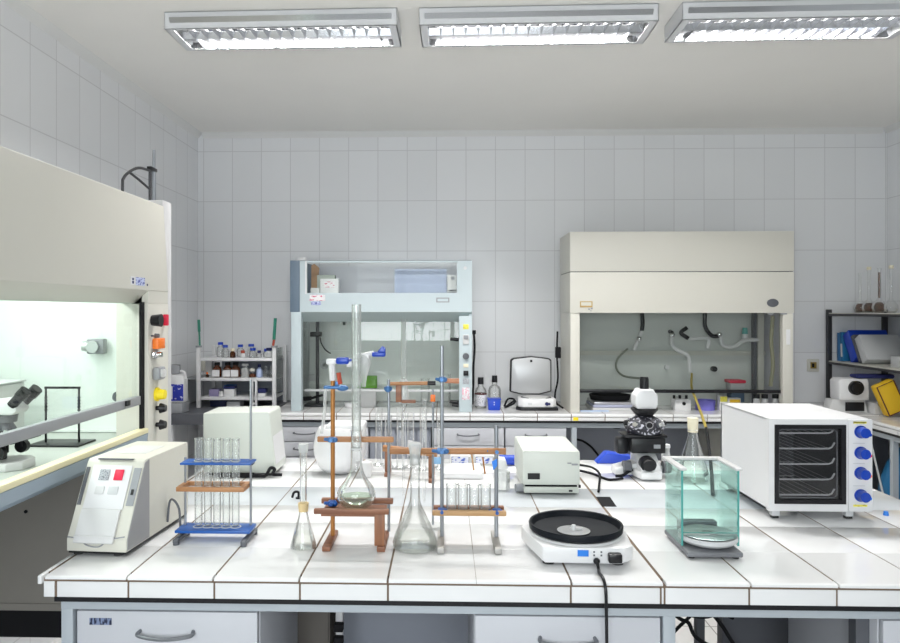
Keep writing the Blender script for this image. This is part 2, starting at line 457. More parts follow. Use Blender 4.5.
for y0, y1 in [(1.632, 1.8455)]+rows+[(2.2495, 2.4875)]: top.box(-.940, -.930, y0, y1, .80, BT, 0, .0025)
obj('worktop', top, ['tile', 'grout', 'strip'], isl)
ed = MB()
ed.box(-.929, 1.472, 1.6415, 1.66, .7685, .8120, 1)
exs = [-.900, -.731, -.531, -.333, -.131, .284, .486, .4945, .683, .877, 1.075, 1.275, 1.472]
for i in range(len(exs)-1): ed.box(exs[i]+.0022, exs[i+1]-.0022, 1.639, 1.65, .7687, .8046, 0, .001)
ed.box(-.929, -.904, 1.639, 1.65, .7687, .8046, 0, .001)
ed.box(-.935, -.929, 1.65, 2.96, .7687, .8062, 0, .001)
obj('tiled_edge', ed, ['tile', 'grout'], isl)
obj('support_board', MB().box(-.905, 1.46, 1.6405, 2.955, .7575, .7684), 'black', isl)
fr = MB()
fr.box(-.892, 1.45, 1.646, 1.676, .738, .7573, 0, .001); fr.box(-.892, 1.45, 2.90, 2.93, .738, .7573, 0, .001)
fr.box(-.892, -.865, 1.676, 2.90, .738, .7573); fr.box(1.42, 1.45, 1.676, 2.90, .738, .7573)
fr.box(.494, .521, 1.676, 2.90, .738, .7573)
obj('frame', fr, 'frame', isl)
for x in (-.892, .494, 1.42):
    for y in (1.647, 2.902):
        obj('leg', MB().box(x, x+.027, y, y+.027, 0, .7378, 0, .001), 'frame', isl)
obj('middle_leg', MB().box(.836, .862, 2.42, 2.45, 0, .757), 'dgrey', isl)
obj('cable_recess', MB().prism([(.489, 2.262), (.534, 2.262), (.540, 2.38), (.495, 2.38)], 'Z', BT-.0003, BT+.0003), 'blackm', isl)

def cabinet(name, label, x0, x1, yf, yb, z0, z1, fronts, sign=-1, mats='cab', group=None):
    """carcass with separate fronts; fronts: (x0,x1,z0,z1,kind,handle_z)"""
    t = thing(name, label, 'cabinet', ((x0+x1)/2, (yf+yb)/2, z0), 0, group)
    obj('carcass', MB().box(x0, x1, yf+.02, yb, z0, z1, 0, .001), mats, t)
    for a, b, c, d, kind, hz in fronts:
        f = obj(kind, MB().box(a, b, yf, yf+.0185, c, d, 0, .0015), mats, t)
        if hz:
            w = min(.062, (b-a)*.3); m = (a+b)/2
            o = obj('handle', MB().tube([(m-w, yf+.001, hz+.004), (m-w*.96, yf-.018, hz), (m, yf-.027, hz-.004), (m+w*.96, yf-.018, hz), (m+w, yf+.001, hz+.004)], .0045, 8), 'handle', f)
    return t
c1 = cabinet('drawer_unit', 'white drawer unit with a dark blue sticker under the left front of the island', -.860, -.433, 1.653, 2.10, .06, .733,
        [(-.858, -.435, .52, .7315, 'drawer', .683), (-.858, -.435, .29, .515, 'drawer', .44), (-.858, -.435, .065, .285, 'drawer', .2)])
st = obj('sticker', MB().box(-.828, -.776, 1.6515, 1.6528, .700, .7155), 'lab_dark', [c for c in c1.children if c.name.startswith('drawer')][0])
st['label'] = 'small blue sticker with dark print'
cabinet('drawer_unit', 'white drawer unit under the island below the stirrer', .066, .491, 1.653, 2.10, .06, .733,
        [(.068, .489, .52, .7315, 'drawer', .680), (.068, .489, .065, .515, 'door', .45)])
cabinet('drawer_unit', 'white drawer unit at the right end below the island, under the oven', .985, 1.415, 1.653, 2.10, .06, .733,
        [(.987, 1.413, .52, .7315, 'drawer', .680), (.987, 1.413, .065, .515, 'door', .45)])
single('post', MB().box(.952, .983, 1.70, 1.73, 0, .757), 'dgrey', (.967, 1.715, 0), 'dark grey post beside the right drawer unit of the island', 'post')
def rear_unit(x0, x1, label, m, thin=False):
    if thin:
        t = thing('back_panel', label, 'panel', ((x0+x1)/2, 2.375, 0))
        obj('board', MB().box(x0, x1, 2.352, 2.372, .10, .735), m, t)
        for x in (x0, x1-.03): obj('leg', MB().box(x, x+.03, 2.373, 2.40, 0, .735), 'dgrey', t)
        return t
    t = thing('storage_cabinet', label, 'cabinet', ((x0+x1)/2, 2.62, 0))
    obj('carcass', MB().box(x0, x1, 2.36, 2.86, .06, .735), m, t)
    obj('back_panel', MB().box(x0+.004, x1-.004, 2.352, 2.359, .07, .734), m, t)
    obj('kick_board', MB().box(x0+.02, x1-.02, 2.40, 2.80, 0, .0595), 'dark', t)
    d = obj('door', MB().box(x0+.002, x1-.002, 2.861, 2.878, .065, .733), 'cab', t)
    obj('handle', MB().tube([((x0+x1)/2-.05, 2.877, .70), ((x0+x1)/2-.045, 2.895, .70), ((x0+x1)/2+.045, 2.895, .70), ((x0+x1)/2+.05, 2.877, .70)], .004, 6, smooth=False), 'handle', d)
rear_unit(-.85, -.38, 'taupe cabinet back seen under the island left of the power strip', 'panel2')
rear_unit(-.335, .74, 'blue grey cabinet back in the island knee space', 'panel')
rear_unit(.895, 1.41, 'dark grey back panel under the island below the oven', 'dgrey', True)
# power strip and cords in the knee spaces
ps = thing('power_strip', 'white power strip with black plugs hanging in the island knee space', 'power strip', (-.32, 2.20, .33))
obj('body', MB().box(-.334, -.312, 2.18, 2.21, .33, .757, 0, .003), 'white', ps)
for z in (.395, .435, .475): obj('plug', MB().box(-.336, -.308, 2.155, 2.179, z-.012, z+.012, 0, .003), 'blackm', ps)
obj('cord', MB().tube([(-.32, 2.165, .43), (-.30, 2.12, .36), (-.335, 2.10, .25), (-.33, 2.12, .10), (-.30, 2.14, .012)], .004), 'blackm', ps)
obj('end_cord', MB().tube([(-.322, 2.195, .33), (-.29, 2.20, .2), (-.33, 2.22, .1), (-.25, 2.22, .01)], .004), 'white', ps)
def cord(pts, r, label):
    single('cable', MB().tube(pts, r), 'blackm', pts[len(pts)//2], label, 'cord')
cord([(.58, 2.2, .70), (.62, 2.2, .58), (.704, 2.2, .503), (.734, 2.2, .488), (.749, 2.2, .455), (.77, 2.2, .434), (.83, 2.2, .395), (.90, 2.2, .30), (.93, 2.2, .10)], .006, 'black cord curving down past the middle leg below the island')
cord([(.62, 2.235, .33), (.70, 2.235, .44), (.76, 2.235, .503), (.80, 2.235, .58), (.81, 2.235, .70)], .0055, 'black cord slanting up to the right beneath the island')
cord([(.74, 2.27, .66), (.78, 2.27, .57), (.815, 2.27, .51), (.85, 2.27, .464), (.88, 2.27, .42), (.94, 2.27, .30), (.98, 2.27, .02)], .006, 'straight black cord slanting down to the right beneath the island')
cord([(.62, 2.305, .47), (.71, 2.305, .475), (.755, 2.305, .47), (.82, 2.305, .462), (.87, 2.305, .475), (.91, 2.305, .46)], .007, 'black cord running level across the gap under the island')

# ------------------------------------------------------------------ the back bench
BX0, BX1, BY = -1.05, 2.948, 4.285
bb = thing('wall_bench', 'white tiled bench along the back wall carrying both small fume hoods', 'bench', (.95, 4.6, 0))
bx = [-1.05+.1995*i for i in range(21)]; bx[-1] = BX1
tp = MB(); tp.box(BX0, BX1, BY+.01, YB-.002, .785, BT-.0012, 1)
for i in range(20): tp.prism([(BY, .806), (BY, .812), (BY+.003, .818), (BY+.009, BT), (BY+.298, BT), (BY+.298, .80), (BY+.004, .80)], 'X', bx[i]+.0025, bx[i+1]-.0025, 0)
tile_strip(tp, bx, BY+.300, YB-.003, .80, BT, [.005]*21, 0, .0015)
obj('worktop', tp, ['tile', 'grout'], bb)
ed = MB(); ed.box(BX0, BX1, BY+.011, BY+.03, .778, .7995, 1)
for i in range(20): ed.box(bx[i]+.0025, bx[i+1]-.0025, BY+.006, BY+.018, .778, .7975, 0, .001)
obj('tiled_edge', ed, ['tile', 'grout'], bb)
obj('support_board', MB().box(BX0, BX1, BY+.006, YB-.004, .765, .7778), 'black', bb)
fr = MB(); fr.box(BX0, BX1, BY+.025, BY+.055, .735, .7648, 0, .001); fr.box(BX0, BX1, YB-.06, YB-.03, .735, .7648)
obj('frame', fr, 'frame', bb)
for x in (-1.04, .752, 1.64, 2.30):
    obj('leg', MB().box(x, x+.03, BY+.027, BY+.055, 0, .7348), 'frame', bb)
    obj('leg', MB().box(x, x+.03, YB-.06, YB-.032, 0, .7348), 'frame', bb)
obj('back_board', MB().box(BX0, BX1, YB-.02, YB-.006, 0.02, .7648), 'panel', bb)
obj('tag', MB().box(.757, .787, BY+.002, BY+.0055, .781, .801), 'yellow', bb)['label'] = 'yellow tag stuck on the tiled edge'
cabinet('drawer_unit', 'white drawer unit left under the back bench with two bow handles', -1.0, -.464, 4.315, 4.83, .08, .733,
        [(-.998, -.70, .645, .731, 'drawer', .695), (-.998, -.70, .555, .640, 'drawer', .60), (-.998, -.70, .09, .55, 'drawer', .50), (-.695, -.466, .09, .731, 'door', 0)])
t = thing('ribbed_cabinet', 'grey ribbed cabinet under the back bench below the blue grey hood', 'cabinet', (-.275, 4.6, .06))
g = MB(); g.box(-.458, -.088, 4.34, 4.83, .08, .733)
for i in range(9): g.box(-.452+i*.0405, -.424+i*.0405, 4.33, 4.342, .10, .72, 0, .003)
obj('carcass', g, 'panel', t); obj('kick_board', MB().box(-.45, -.09, 4.36, 4.8, 0, .0795), 'dark', t)
cabinet('drawer_unit', 'white drawer unit under the back bench left of the white moisture balance', -.08, .352, 4.315, 4.83, .08, .733,
        [(-.078, .35, .625, .731, 'drawer', .69), (-.078, .35, .09, .620, 'drawer', .52)])
cabinet('drawer_unit', 'white drawer unit under the back bench behind the cream instrument', .358, .722, 4.315, 4.83, .08, .733,
        [(.36, .72, .625, .731, 'drawer', .69), (.36, .72, .09, .620, 'drawer', .52)])
cabinet('drawer_unit', 'cream drawer unit under the back bench between the flask and the oven', 1.68, 2.29, 4.315, 4.83, .08, .733,
        [(1.682, 1.98, .60, .731, 'drawer', 0), (1.682, 1.98, .09, .595, 'drawer', .50), (1.985, 2.288, .09, .731, 'door', .60)], mats='cream')
single('cable', MB().tube([(.99, 4.7, .735), (1.03, 4.68, .70), (1.09, 4.66, .68), (1.13, 4.66, .69), (1.05, 4.67, .73)], .006), 'blackm', (1.05, 4.68, .69), 'black cord looped under the back bench behind the microscope', 'cord')
single('cable', MB().tube([(.83, 4.70, .60), (.89, 4.66, .59), (.95, 4.62, .54), (.985, 4.6, .45), (1.0, 4.58, .1), (1.02, 4.58, .01)], .007), 'blackm', (.95, 4.62, .01), 'black cord drooping in the knee space above the blue tray', 'cord')
for x0, lab in ((.99, 'left'),): 
    single('junction_box', MB().box(.86, .95, YB-.06, YB-.0205, .69, .73, 0, .003), 'steelblue', (.9, YB-.04, .71), 'blue junction box fixed under the back bench', 'junction box')

# side table in the left corner and the right bench
t = thing('side_table', 'dark topped table in the left corner carrying the bottle rack', 'table', (-1.37, 4.56, 0))
obj('tabletop', MB().box(-1.69, -1.055, 4.22, 4.89, .755, BT, 0, .003), 'dgrey', t)
for x in (-1.66, -1.11):
    for y in (4.25, 4.84): obj('leg', MB().box(x, x+.035, y, y+.035, 0, .7545), 'fixture', t)
rb = thing('side_bench', 'white tiled bench along the right wall behind the oven', 'bench', (2.66, 3.78, 0))
ry = [3.26+.2035*i for i in range(6)]; ry[-1] = BY-.008
tp = MB(); tp.box(2.385, 2.946, 3.26, BY-.006, .785, BT-.0012, 1)
for i in range(5):
    tp.prism([(2.375, .806), (2.375, .812), (2.378, .818), (2.384, BT), (2.66, BT), (2.66, .80), (2.379, .80)], 'Y', ry[i]+.0025, ry[i+1]-.0025, 0)
    tp.box(2.664, 2.945, ry[i]+.0025, ry[i+1]-.0025, .80, BT, 0, .0015)
obj('worktop', tp, ['tile', 'grout'], rb)
ed = MB(); ed.box(2.386, 2.40, 3.26, BY-.006, .775, .7995, 1)
for i in range(5): ed.box(2.381, 2.392, ry[i]+.0025, ry[i+1]-.0025, .775, .7975, 0, .001)
obj('tiled_edge', ed, ['tile', 'grout'], rb)
obj('support_board', MB().box(2.383, 2.945, 3.26, BY-.006, .762, .7748), 'black', rb)
obj('frame', MB().box(2.395, 2.425, 3.27, BY-.01, .735, .7618), 'frame', rb)
for y in (3.27, 3.925, 4.235): obj('leg', MB().box(2.396, 2.424, y, y+.03, 0, .7348), 'frame', rb)
single('storage_cabinet', MB().box(2.43, 2.93, 3.30, 3.78, .05, .73, 0, .002), 'offwhite', (2.68, 3.6, .05), 'pale cabinet under the right bench beside the blue bags', 'cabinet')
b = MB(); b.ball((2.662, 4.07, .37), .2, sc_=(1.22, .92, 1.78)); b.ball((2.60, 3.95, .18), .16, sc_=(1, .8, 1.1))
single('wrapped_bundle', b, 'skyblue', (2.62, 4.08, 0), 'large dark blue plastic wrapped bundle under the right bench', 'bundle')
single('long_ruler', MB().prism([(4.15, .72), (4.165, .725), (3.985, .30), (3.97, .295)], 'X', 2.402, 2.407).box(2.402, 2.407, 3.972, 3.984, 0, .296), 'lgrey', (2.405, 4.05, 0), 'pale strip leaning against the blue bundle under the right bench', 'strip')

# ------------------------------------------------------------------ big lit hood on the left wall
LH = thing('fume_hood', 'big cream hood with a brightly lit white chamber along the left wall', 'fume hood', (-1.35, 1.72, 0))
Y0, Y1 = .85, 2.572
hd = MB()
hd.prism([(-1.0, 1.50), (-1.017, 1.808), (-1.03, 1.812), (-1.69, 1.812), (-1.69, 1.72), (-1.09, 1.72), (-1.09, 1.458), (-1.05, 1.455)], 'X' if 0 else 'Y', Y0, Y1, 0, .002)
hdo = obj('header', hd, 'cream2', LH)
a_pt, b_pt = Vector((-1.0, 0, 1.50)), Vector((-1.017, 0, 1.808))
def on_face(z): return -1.0-.017*(z-1.50)/.308
s = MB()
s.prism([(2.300, 1.5135), (2.368, 1.5135), (2.368, 1.540), (2.300, 1.540)], 'X', on_face(1.52)-.001, on_face(1.52)+.0015)
o = obj('label', s, 'lab_blue', hdo); o['label'] = 'blue and white printed label'
s = MB()
s.box(on_face(1.52)-.001, on_face(1.52)+.001, 2.262, 2.298, 1.514, 1.541, 1)
s.box(on_face(1.52)+.0005, on_face(1.52)+.0018, 2.272, 2.283, 1.529, 1.536); s.box(on_face(1.52)+.0005, on_face(1.52)+.0018, 2.272, 2.283, 1.518, 1.5265)
s.box(on_face(1.52)-.001, on_face(1.52)+.0018, 2.386, 2.392, 1.514, 1.521)
obj('emblem', s, ['navy', 'white'], hdo)
obj('back_wall', MB().box(-1.69, -1.675, Y0, 2.50, 1.0, 1.7195), 'chamber', LH)
fw = MB(); fw.box(-1.69, -1.022, 2.50, 2.515, .985, 1.7195); fw.box(-1.674, -1.06, 2.488, 2.4998, 1.005, 1.014)
obj('end_wall', fw, 'chamber', LH)
obj('end_wall', MB().box(-1.69, -1.03, Y0, Y0+.015, .985, 1.7195), 'chamber', LH)
obj('side_reveal', MB().box(-1.048, -1.0225, 2.40, 2.4995, 1.006, 1.7195, 0, .001), 'chamber', LH)
obj('gasket', MB().box(-1.021, -1.012, 2.372, 2.3945, 1.006, 1.4595), 'blackm', LH)
obj('chamber_floor', MB().box(-1.674, -1.031, Y0+.016, 2.4995, .99, 1.003), 'chamber_floor', LH)
obj('front_lip', MB().box(-1.030, -.998, Y0, 2.394, 1.020, 1.037, 0, .003), 'yedge', LH)
ap = MB(); ap.prism([(-1.03, 1.0195), (-.999, 1.0195), (-1.004, .985), (-1.03, .98)], 'Y', Y0, 2.394); ap.box(-1.69, -1.03, Y0, 2.394, .965, .985)
obj('apron', ap, 'apron', LH)
pst = obj('control_post', MB().box(-1.11, -1.0, 2.395, Y1, 0, 1.4545, 0, .003), 'cream2', LH)
pst2 = MB().box(-1.0895, -1.002, 2.40, Y1-.001, 1.4545, 1.4995)
obj('post_head', pst2, 'cream2', LH)
obj('service_column', MB().box(-1.20, -1.022, Y1+.003, 2.66, 0, 1.832, 0, .004), mat('column_grey', (.56, .56, .57), .6), LH)
obj('shade_board', MB().box(-1.69, -1.115, 2.534, 2.554, .262, .3595), 'blackm', LH)  # black board added to make the dark shade below the end panel
pl = MB(); pl.box(-1.69, -1.115, 2.532, 2.556, .385, .964); pl.box(-1.69, -1.115, 2.528, 2.56, .36, .385)
po = obj('end_panel', pl, 'brownwall', LH)
obj('screw', MB().cyl((-1.499, 2.5325, .713), (-1.499, 2.528, .713), .006), 'blackm', po)
for y in (.87, 2.516):
    obj('leg', MB().box(-1.685, -1.64, y, y+.012 if y > 2 else y+.045, 0, .9645), 'dgrey', LH)
obj('leg', MB().box(-1.06, -1.015, .87, .915, 0, .9645), 'dgrey', LH)
sb = obj('sash', MB().box(-1.0285, -1.0245, Y0+.01, 2.371, 1.147, 1.4575), 'chglass', LH)
bar = MB(); bar.box(-1.0345, -1.0145, Y0+.01, 2.371, 1.118, 1.147, 0, .002)
bo = obj('sash_handle_bar', bar, 'bargrey', LH)
obj('catch', MB().box(-1.014, -1.006, 2.25, 2.275, 1.128, 1.145, 0, .002), 'black', bo)
obj('hood_tube', MB().cyl((-1.36, 1.0, 1.690), (-1.36, 2.35, 1.690), .013, n=12), 'hoodtube', LH)
ld = bpy.data.lights.new('hood_lamp', 'AREA'); ld.shape = 'RECTANGLE'; ld.size = .16; ld.size_y = 1.35; ld.energy = 9; ld.color = (.93, 1, .97)
lo = bpy.data.objects.new('hood_lamp', ld); COL.objects.link(lo); lo.parent = LH; lo.location = Vector((-1.36, 1.68, 1.672))-LH.location
# controls
def kn(name, Y, Z, r, L, m, r2=None, label=None, sides=24, base=None):
    b = MB()
    if base: b.cyl((-1.0, Y, Z), (-.992, Y, Z), base, n=24)
    b.cyl((-.9995, Y, Z), (-1.0+L, Y, Z), r, r2 if r2 else r*.9, n=sides)
    o = obj(name, b, m, pst)
    if label: o['label'] = label
    return o
kn('control_knob', 2.462, 1.398, .018, .032, 'black', .022, 'large black knob')
o = obj('lever', MB().box(-.9995, -.983, 2.555, 2.570, 1.378, 1.418, 0, .003), 'red', pst); o['label'] = 'red flag beside the black knob'
kn('pilot_lamp', 2.487, 1.345, .008, .014, 'dgrey'); kn('pilot_lamp', 2.455, 1.345, .004, .008, 'dgrey')
obj('rocker_switch', MB().box(-.9995, -.978, 2.462, 2.523, 1.300, 1.336, 0, .003), 'orange', pst)['label'] = 'orange illuminated switch'
b = MB(); b.box(-.9995, -.990, 2.455, 2.51, 1.268, 1.292, 0, .004); b.cyl((-.991, 2.485, 1.28), (-.975, 2.485, 1.28), .009, m=0)
obj('key_switch', b, 'chrome', pst)
b = MB(); b.box(-.9995, -.975, 2.462, 2.524, 1.193, 1.238, 0, .008); b.box(-.976, -.970, 2.474, 2.513, 1.203, 1.229, 1, .006)
obj('socket', b, ['mgrey', 'offwhite'], pst)
obj('push_button', MB().cyl((-.9995, 2.497, 1.142), (-.968, 2.497, 1.142), .020, .016).cyl((-.9995, 2.497, 1.142), (-.992, 2.497, 1.142), .024), 'yellow', pst)['label'] = 'yellow push button'
for z in (1.094, 1.037):
    obj('tap_knob', MB().cyl((-.9995, 2.497, z), (-.985, 2.497, z), .008).cyl((-.985, 2.497, z), (-.966, 2.497, z), .018, .012), 'black', pst)
for o in pst.children: o.location.y -= .035
# service pipe standing behind the hood
t = thing('service_pipe', 'dark metal pipe stand with a bent hose rising above the big left hood', 'pipe', (-1.4, 3.38, 0))
obj('base', MB().cyl((-1.4, 3.39, 0), (-1.4, 3.39, .02), .09), 'darksteel', t)
obj('pole', MB().cyl((-1.4, 3.42, .018), (-1.4, 3.42, 2.10), .010).cyl((-1.4, 3.42, 2.09), (-1.4, 3.42, 2.205), .007), 'rod', t)
obj('rod', MB().cyl((-1.4, 3.375, .018), (-1.4, 3.375, 2.11), .007), 'darksteel', t)
obj('clamp', MB().box(-1.412, -1.388, 3.364, 3.434, 2.098, 2.115, 0, .003), 'black', t)
obj('hose', MB().tube([(-1.4, 3.086, 1.70), (-1.4, 3.084, 1.96), (-1.4, 3.096, 2.01), (-1.4, 3.168, 2.055), (-1.4, 3.256, 2.085), (-1.4, 3.366, 2.095)], .0065).tube([(-1.4, 3.15, 2.045), (-1.4, 3.25, 2.03), (-1.4, 3.366, 2.008)], .0055), 'darksteel', t)
# things in the lit chamber
t = thing('junction_box', 'pale grey round lidded box on the end wall of the lit chamber', 'junction box', (-1.212, 2.49, 1.305))
obj('box', MB().box(-1.243, -1.182, 2.455, 2.4875, 1.281, 1.333, 0, .006), 'mgrey', t)
obj('lid', MB().cyl((-1.215, 2.455, 1.307), (-1.215, 2.440, 1.307), .021).cyl((-1.238, 2.46, 1.307), (-1.256, 2.455, 1.308), .019, .016), 'steel', t)
single('wall_hook', MB().tube([(-1.143, 2.487, 1.142), (-1.143, 2.462, 1.142), (-1.143, 2.455, 1.128), (-1.130, 2.46, 1.120)], .007), 'dgrey', (-1.14, 2.487, 1.13), 'small grey hook on the end wall of the lit chamber', 'hook')
t = thing('wire_stand', 'black wire frame stand on a flat foot in the lit chamber', 'stand', (-1.232, 2.28, 1.0032))
fr = MB()
for x in (-1.285, -1.177):
    fr.cyl((x, 2.28, 1.008), (x, 2.28, 1.183), .0035, n=8)
    for k in range(5): fr.cyl((x, 2.28, 1.11+k*.010), (x, 2.28, 1.114+k*.010), .0052, n=8)
fr.box(-1.2885, -1.1735, 2.2765, 2.2835, 1.180, 1.187)
obj('frame', fr, 'black', t)
obj('foot', MB().box(-1.315, -1.148, 2.22, 2.335, 1.0032, 1.009, 0, .002), 'black', t)
t = thing('plastic_tray', 'white plastic drawer box with a blue lid behind the chamber microscope', 'box', (-1.56, 2.25, 1.0032))
obj('box', MB().box(-1.64, -1.395, 2.15, 2.35, 1.0032, 1.196, 0, .004), 'offwhite', t)
obj('lid', MB().box(-1.642, -1.39, 2.148, 2.352, 1.197, 1.203, 0, .002), 'lgrey', t)
t = thing('reagent_bottle', 'white bottle with a blue cap at the left of the lit chamber', 'bottle', (-1.56, 2.2, 1.2035))
obj('body', MB().lathe([(0, 1.2035), (.03, 1.2035), (.03, 1.27), (.014, 1.285), (.014, 1.292), (0, 1.292)], (-1.56, 2.2, 0), 20), 'white', t)
obj('cap', MB().cyl((-1.56, 2.2, 1.2925), (-1.56, 2.2, 1.312), .017), 'knob', t)

# microscope in the chamber, built facing +X then turned
hm = thing('microscope', 'white and black microscope standing inside the lit chamber of the big hood', 'microscope', (-1.215, 1.93, 1.0032), 0); hm.scale = (.88,)*3
b = MB(); b.prism([(-.10, -.07), (.06, -.07), (.092, -.035), (.092, .035), (.06, .07), (-.10, .07)], 'Z', 0, .026, 0, .003)
obj('base', b, 'offwhite', hm, local=True)
b = MB(); b.prism([(-.10, .026), (-.055, .026), (-.05, .12), (-.01, .165), (-.01, .19), (-.06, .19), (-.095, .13)], 'Y', -.022, .022, 0, .004)
obj('arm', b, 'white', hm, local=True)
b = MB(); b.box(-.055, .075, -.065, .065, .082, .092, 0, .002); b.box(.02, .11, -.035, .035, .0925, .100, 0, .002); b.cyl((.0, 0, .045), (.0, 0, .082), .024)
obj('stage', b, 'blackm', hm, local=True)
b = MB(); b.cyl((-.005, 0, .0265), (-.005, 0, .044), .024); obj('lamp_house', b, 'black', hm, local=True)
for s in (-1, 1):
    obj('focus_knob', MB().cyl((.035, s*.05, .056), (.035, s*.07, .056), .020).box(.028, .042, s*.05-.012, s*.05+.012, .055, .083), 'black', hm, local=True)
b = MB(); b.cyl((.02, 0, .165), (.02, 0, .142), .034, .030)
for k in range(4):
    a = k*PI/2+.5; d = Vector((.6*math.cos(a), .6*math.sin(a), -1)).normalized(); p0 = Vector((.02, 0, .148))+d*.008
    b.cyl(p0, p0+d*.03, .012, .011); b.cyl(p0+d*.03, p0+d*.042, .008, .005, m=1)
obj('nosepiece', b, ['dgrey', 'chrome'], hm, local=True)
b = MB(); b.prism([(-.06, .166), (.06, .166), (.075, .18), (.065, .205), (.02, .215), (-.05, .205), (-.065, .185)], 'Y', -.038, .038, 0, .008)
obj('head', b, 'white', hm, local=True)
for s in (-1, 1):
    obj('eyepiece', MB().cyl((.055, s*.030, .196), (.088, s*.030, .230), .015).cyl((.080, s*.030, .222), (.100, s*.030, .242), .018), 'black', hm, local=True)

# ------------------------------------------------------------------ blue grey hood on the back bench
BH = thing('fume_hood', 'blue grey fume hood with a glazed top case, left on the back bench', 'fume hood', (-.39, 4.6, BT))
hf = MB(); hf.quadring(-.886, .161, 1.424, 1.735, -.842, .070, 1.540, 1.724, 4.36, 4.378)
hf.box(.143, .161, 4.378, 4.88, 1.40, 1.735); hf.box(-.886, .143, 4.378, 4.87, 1.424, 1.438)
hdr = obj('header', hf, 'bluegrey', BH)
obj('case_back', MB().box(-.884, .142, 4.865, 4.878, 1.4385, 1.733), mat('case_lavender', (.74, .75, .80), .5), BH)
obj('side_strip', MB().box(-.946, -.887, 4.358, 4.88, 1.424, 1.738, 0, .003), 'bluedark', BH)
obj('case_glass', MB().box(-.842, .070, 4.366, 4.369, 1.540, 1.724), 'chglass', BH)
obj('case_edge', MB().box(-.853, -.843, 4.354, 4.3595, 1.535, 1.733), 'white', BH)
obj('top_rim', MB().box(-.884, .159, 4.362, 4.374, 1.7352, 1.738), 'dgrey', BH)
obj('canopy_lip', MB().prism([(4.361, 1.4235), (4.45, 1.363), (4.47, 1.363), (4.47, 1.4235)], 'X', -.884, .159), mat('lip_grey_green', (.45, .53, .53), .5), BH)
obj('post', MB().box(-.94, -.878, 4.36, 4.42, BT+.0005, 1.4235, 0, .003), 'bluegrey', BH)
rp = obj('post', MB().box(.083, .161, 4.355, 4.43, BT+.0005, 1.400, 0, .003), 'bluegrey', BH)
sd = MB(); sd.box(-.94, -.925, 4.421, 4.88, BT+.0005, 1.4235); obj('side_wall', sd, 'sash', BH)
sd = MB(); sd.box(.140, .155, 4.431, 4.88, BT+.0005, 1.3995); obj('side_wall', sd, 'sash', BH)
bw = MB(); bw.box(-.924, .139, 4.868, 4.88, BT+.0005, 1.4235)
bw.box(-.924, .139, 4.86, 4.8675, 1.155, 1.162); bw.box(-.66, -.656, 4.866, 4.868, 1.163, 1.42); bw.box(-.22, -.216, 4.866, 4.868, .83, 1.42)
bw.box(-.924, .139, 4.85, 4.8675, .925, .94)
obj('back_wall', bw, mat('hood_back_grey', (.80, .83, .80), .35, var=.02, scale=3), BH)
obj('sash', MB().box(-.876, .081, 4.452, 4.456, .945, 1.3625), 'sash', BH)
obj('sash_handle_bar', MB().box(-.876, .081, 4.448, 4.46, .93, .9445, 0, .002), 'lgrey', BH)
s = obj('label', MB().box(-.816, -.757, 4.3585, 4.3597, 1.466, 1.488), 'lab_blue', hdr); s['label'] = 'blue printed label'
s = obj('label', MB().box(-.826, -.730, 4.3585, 4.3597, 1.492, 1.528), 'lab_red', hdr); s['label'] = 'white label with red print'
b = MB(); b.quadring(-.055, .024, 1.482, 1.511, -.048, .017, 1.488, 1.505, 4.356, 4.3597); b.box(-.048, .017, 4.3585, 4.3597, 1.488, 1.505, 1)
obj('card_holder', b, ['mgrey', 'bluegrey'], hdr)
obj('logo_plate', MB().cyl((.12, 4.3597, 1.69), (.12, 4.357, 1.69), .010), 'white', hdr)
# switches on the right post
def sw(name, z, m, w=.02, h=.02, d=.012, rnd=False, label=None, cx=.124):
    b = MB()
    if rnd: b.cyl((cx, 4.3548, z), (cx, 4.355-d, z), w/2*1.1, w/2)
    else: b.box(cx-w/2, cx+w/2, 4.355-d, 4.3548, z-h/2, z+h/2, 0, min(.002, d/3))
    o = obj(name, b, m, rp)
    if label: o['label'] = label
sw('warning_label', 1.335, 'lab_yellow', .034, .030, .001, label='yellow warning label')
sw('socket', 1.258, 'offwhite', .036, .058, .010); sw('socket_flap', 1.272, 'mgrey', .028, .022, .018)
sw('control_knob', 1.157, 'dgrey', .036, 0, .022, True); sw('pilot_lamp', 1.10, 'stopper', .030, .022, .004)
sw('push_button', 1.055, 'black', .030, .030, .014); sw('rating_plate', 1.005, 'lab_grey', .038, .034, .001)
sw('sticker', .93, 'lab_pink', .046, .075, .001, label='pink printed sticker')
for z, x in ((1.253, .03), (.868, .025), (.848, .04)):
    obj('sash_stop', MB().cyl((x, 4.44, z+.004), (.0825, 4.44, z), .010, .011, n=12), 'black', rp)
# contents of the hood and its case
single('socket_box', MB().box(.012, .069, 4.40, 4.44, 1.545, 1.650, 0, .002).cyl((.045, 4.3995, 1.63), (.045, 4.39, 1.63), .011, m=1).box(.02, .068, 4.397, 4.3998, 1.552, 1.560, 2), ['offwhite', 'mgrey', 'black'], (.04, 4.42, 1.5405), 'pale switch box with a grey button at the right end of the glazed case', 'switch box')
single('flat_box', MB().box(-.315, .008, 4.46, 4.54, 1.4385, 1.690), mat('lavender_card', (.44, .50, .66), .6), (-.15, 4.5, 1.4385), 'large lavender blue board box standing in the glazed case', 'box')
single('glove_box', MB().box(-.768, -.655, 4.40, 4.45, 1.4385, 1.628, 0, .002).box(-.745, -.68, 4.3985, 4.3999, 1.575, 1.61, 1), ['white', 'lab_red'], (-.71, 4.42, 1.4385), 'white box with a red printed mark in the glazed case', 'box')
single('carton', MB().box(-.828, -.772, 4.40, 4.44, 1.4385, 1.572, 0, .002), 'offwhite', (-.80, 4.42, 1.4385), 'small pale carton at the left end of the glazed case', 'box')
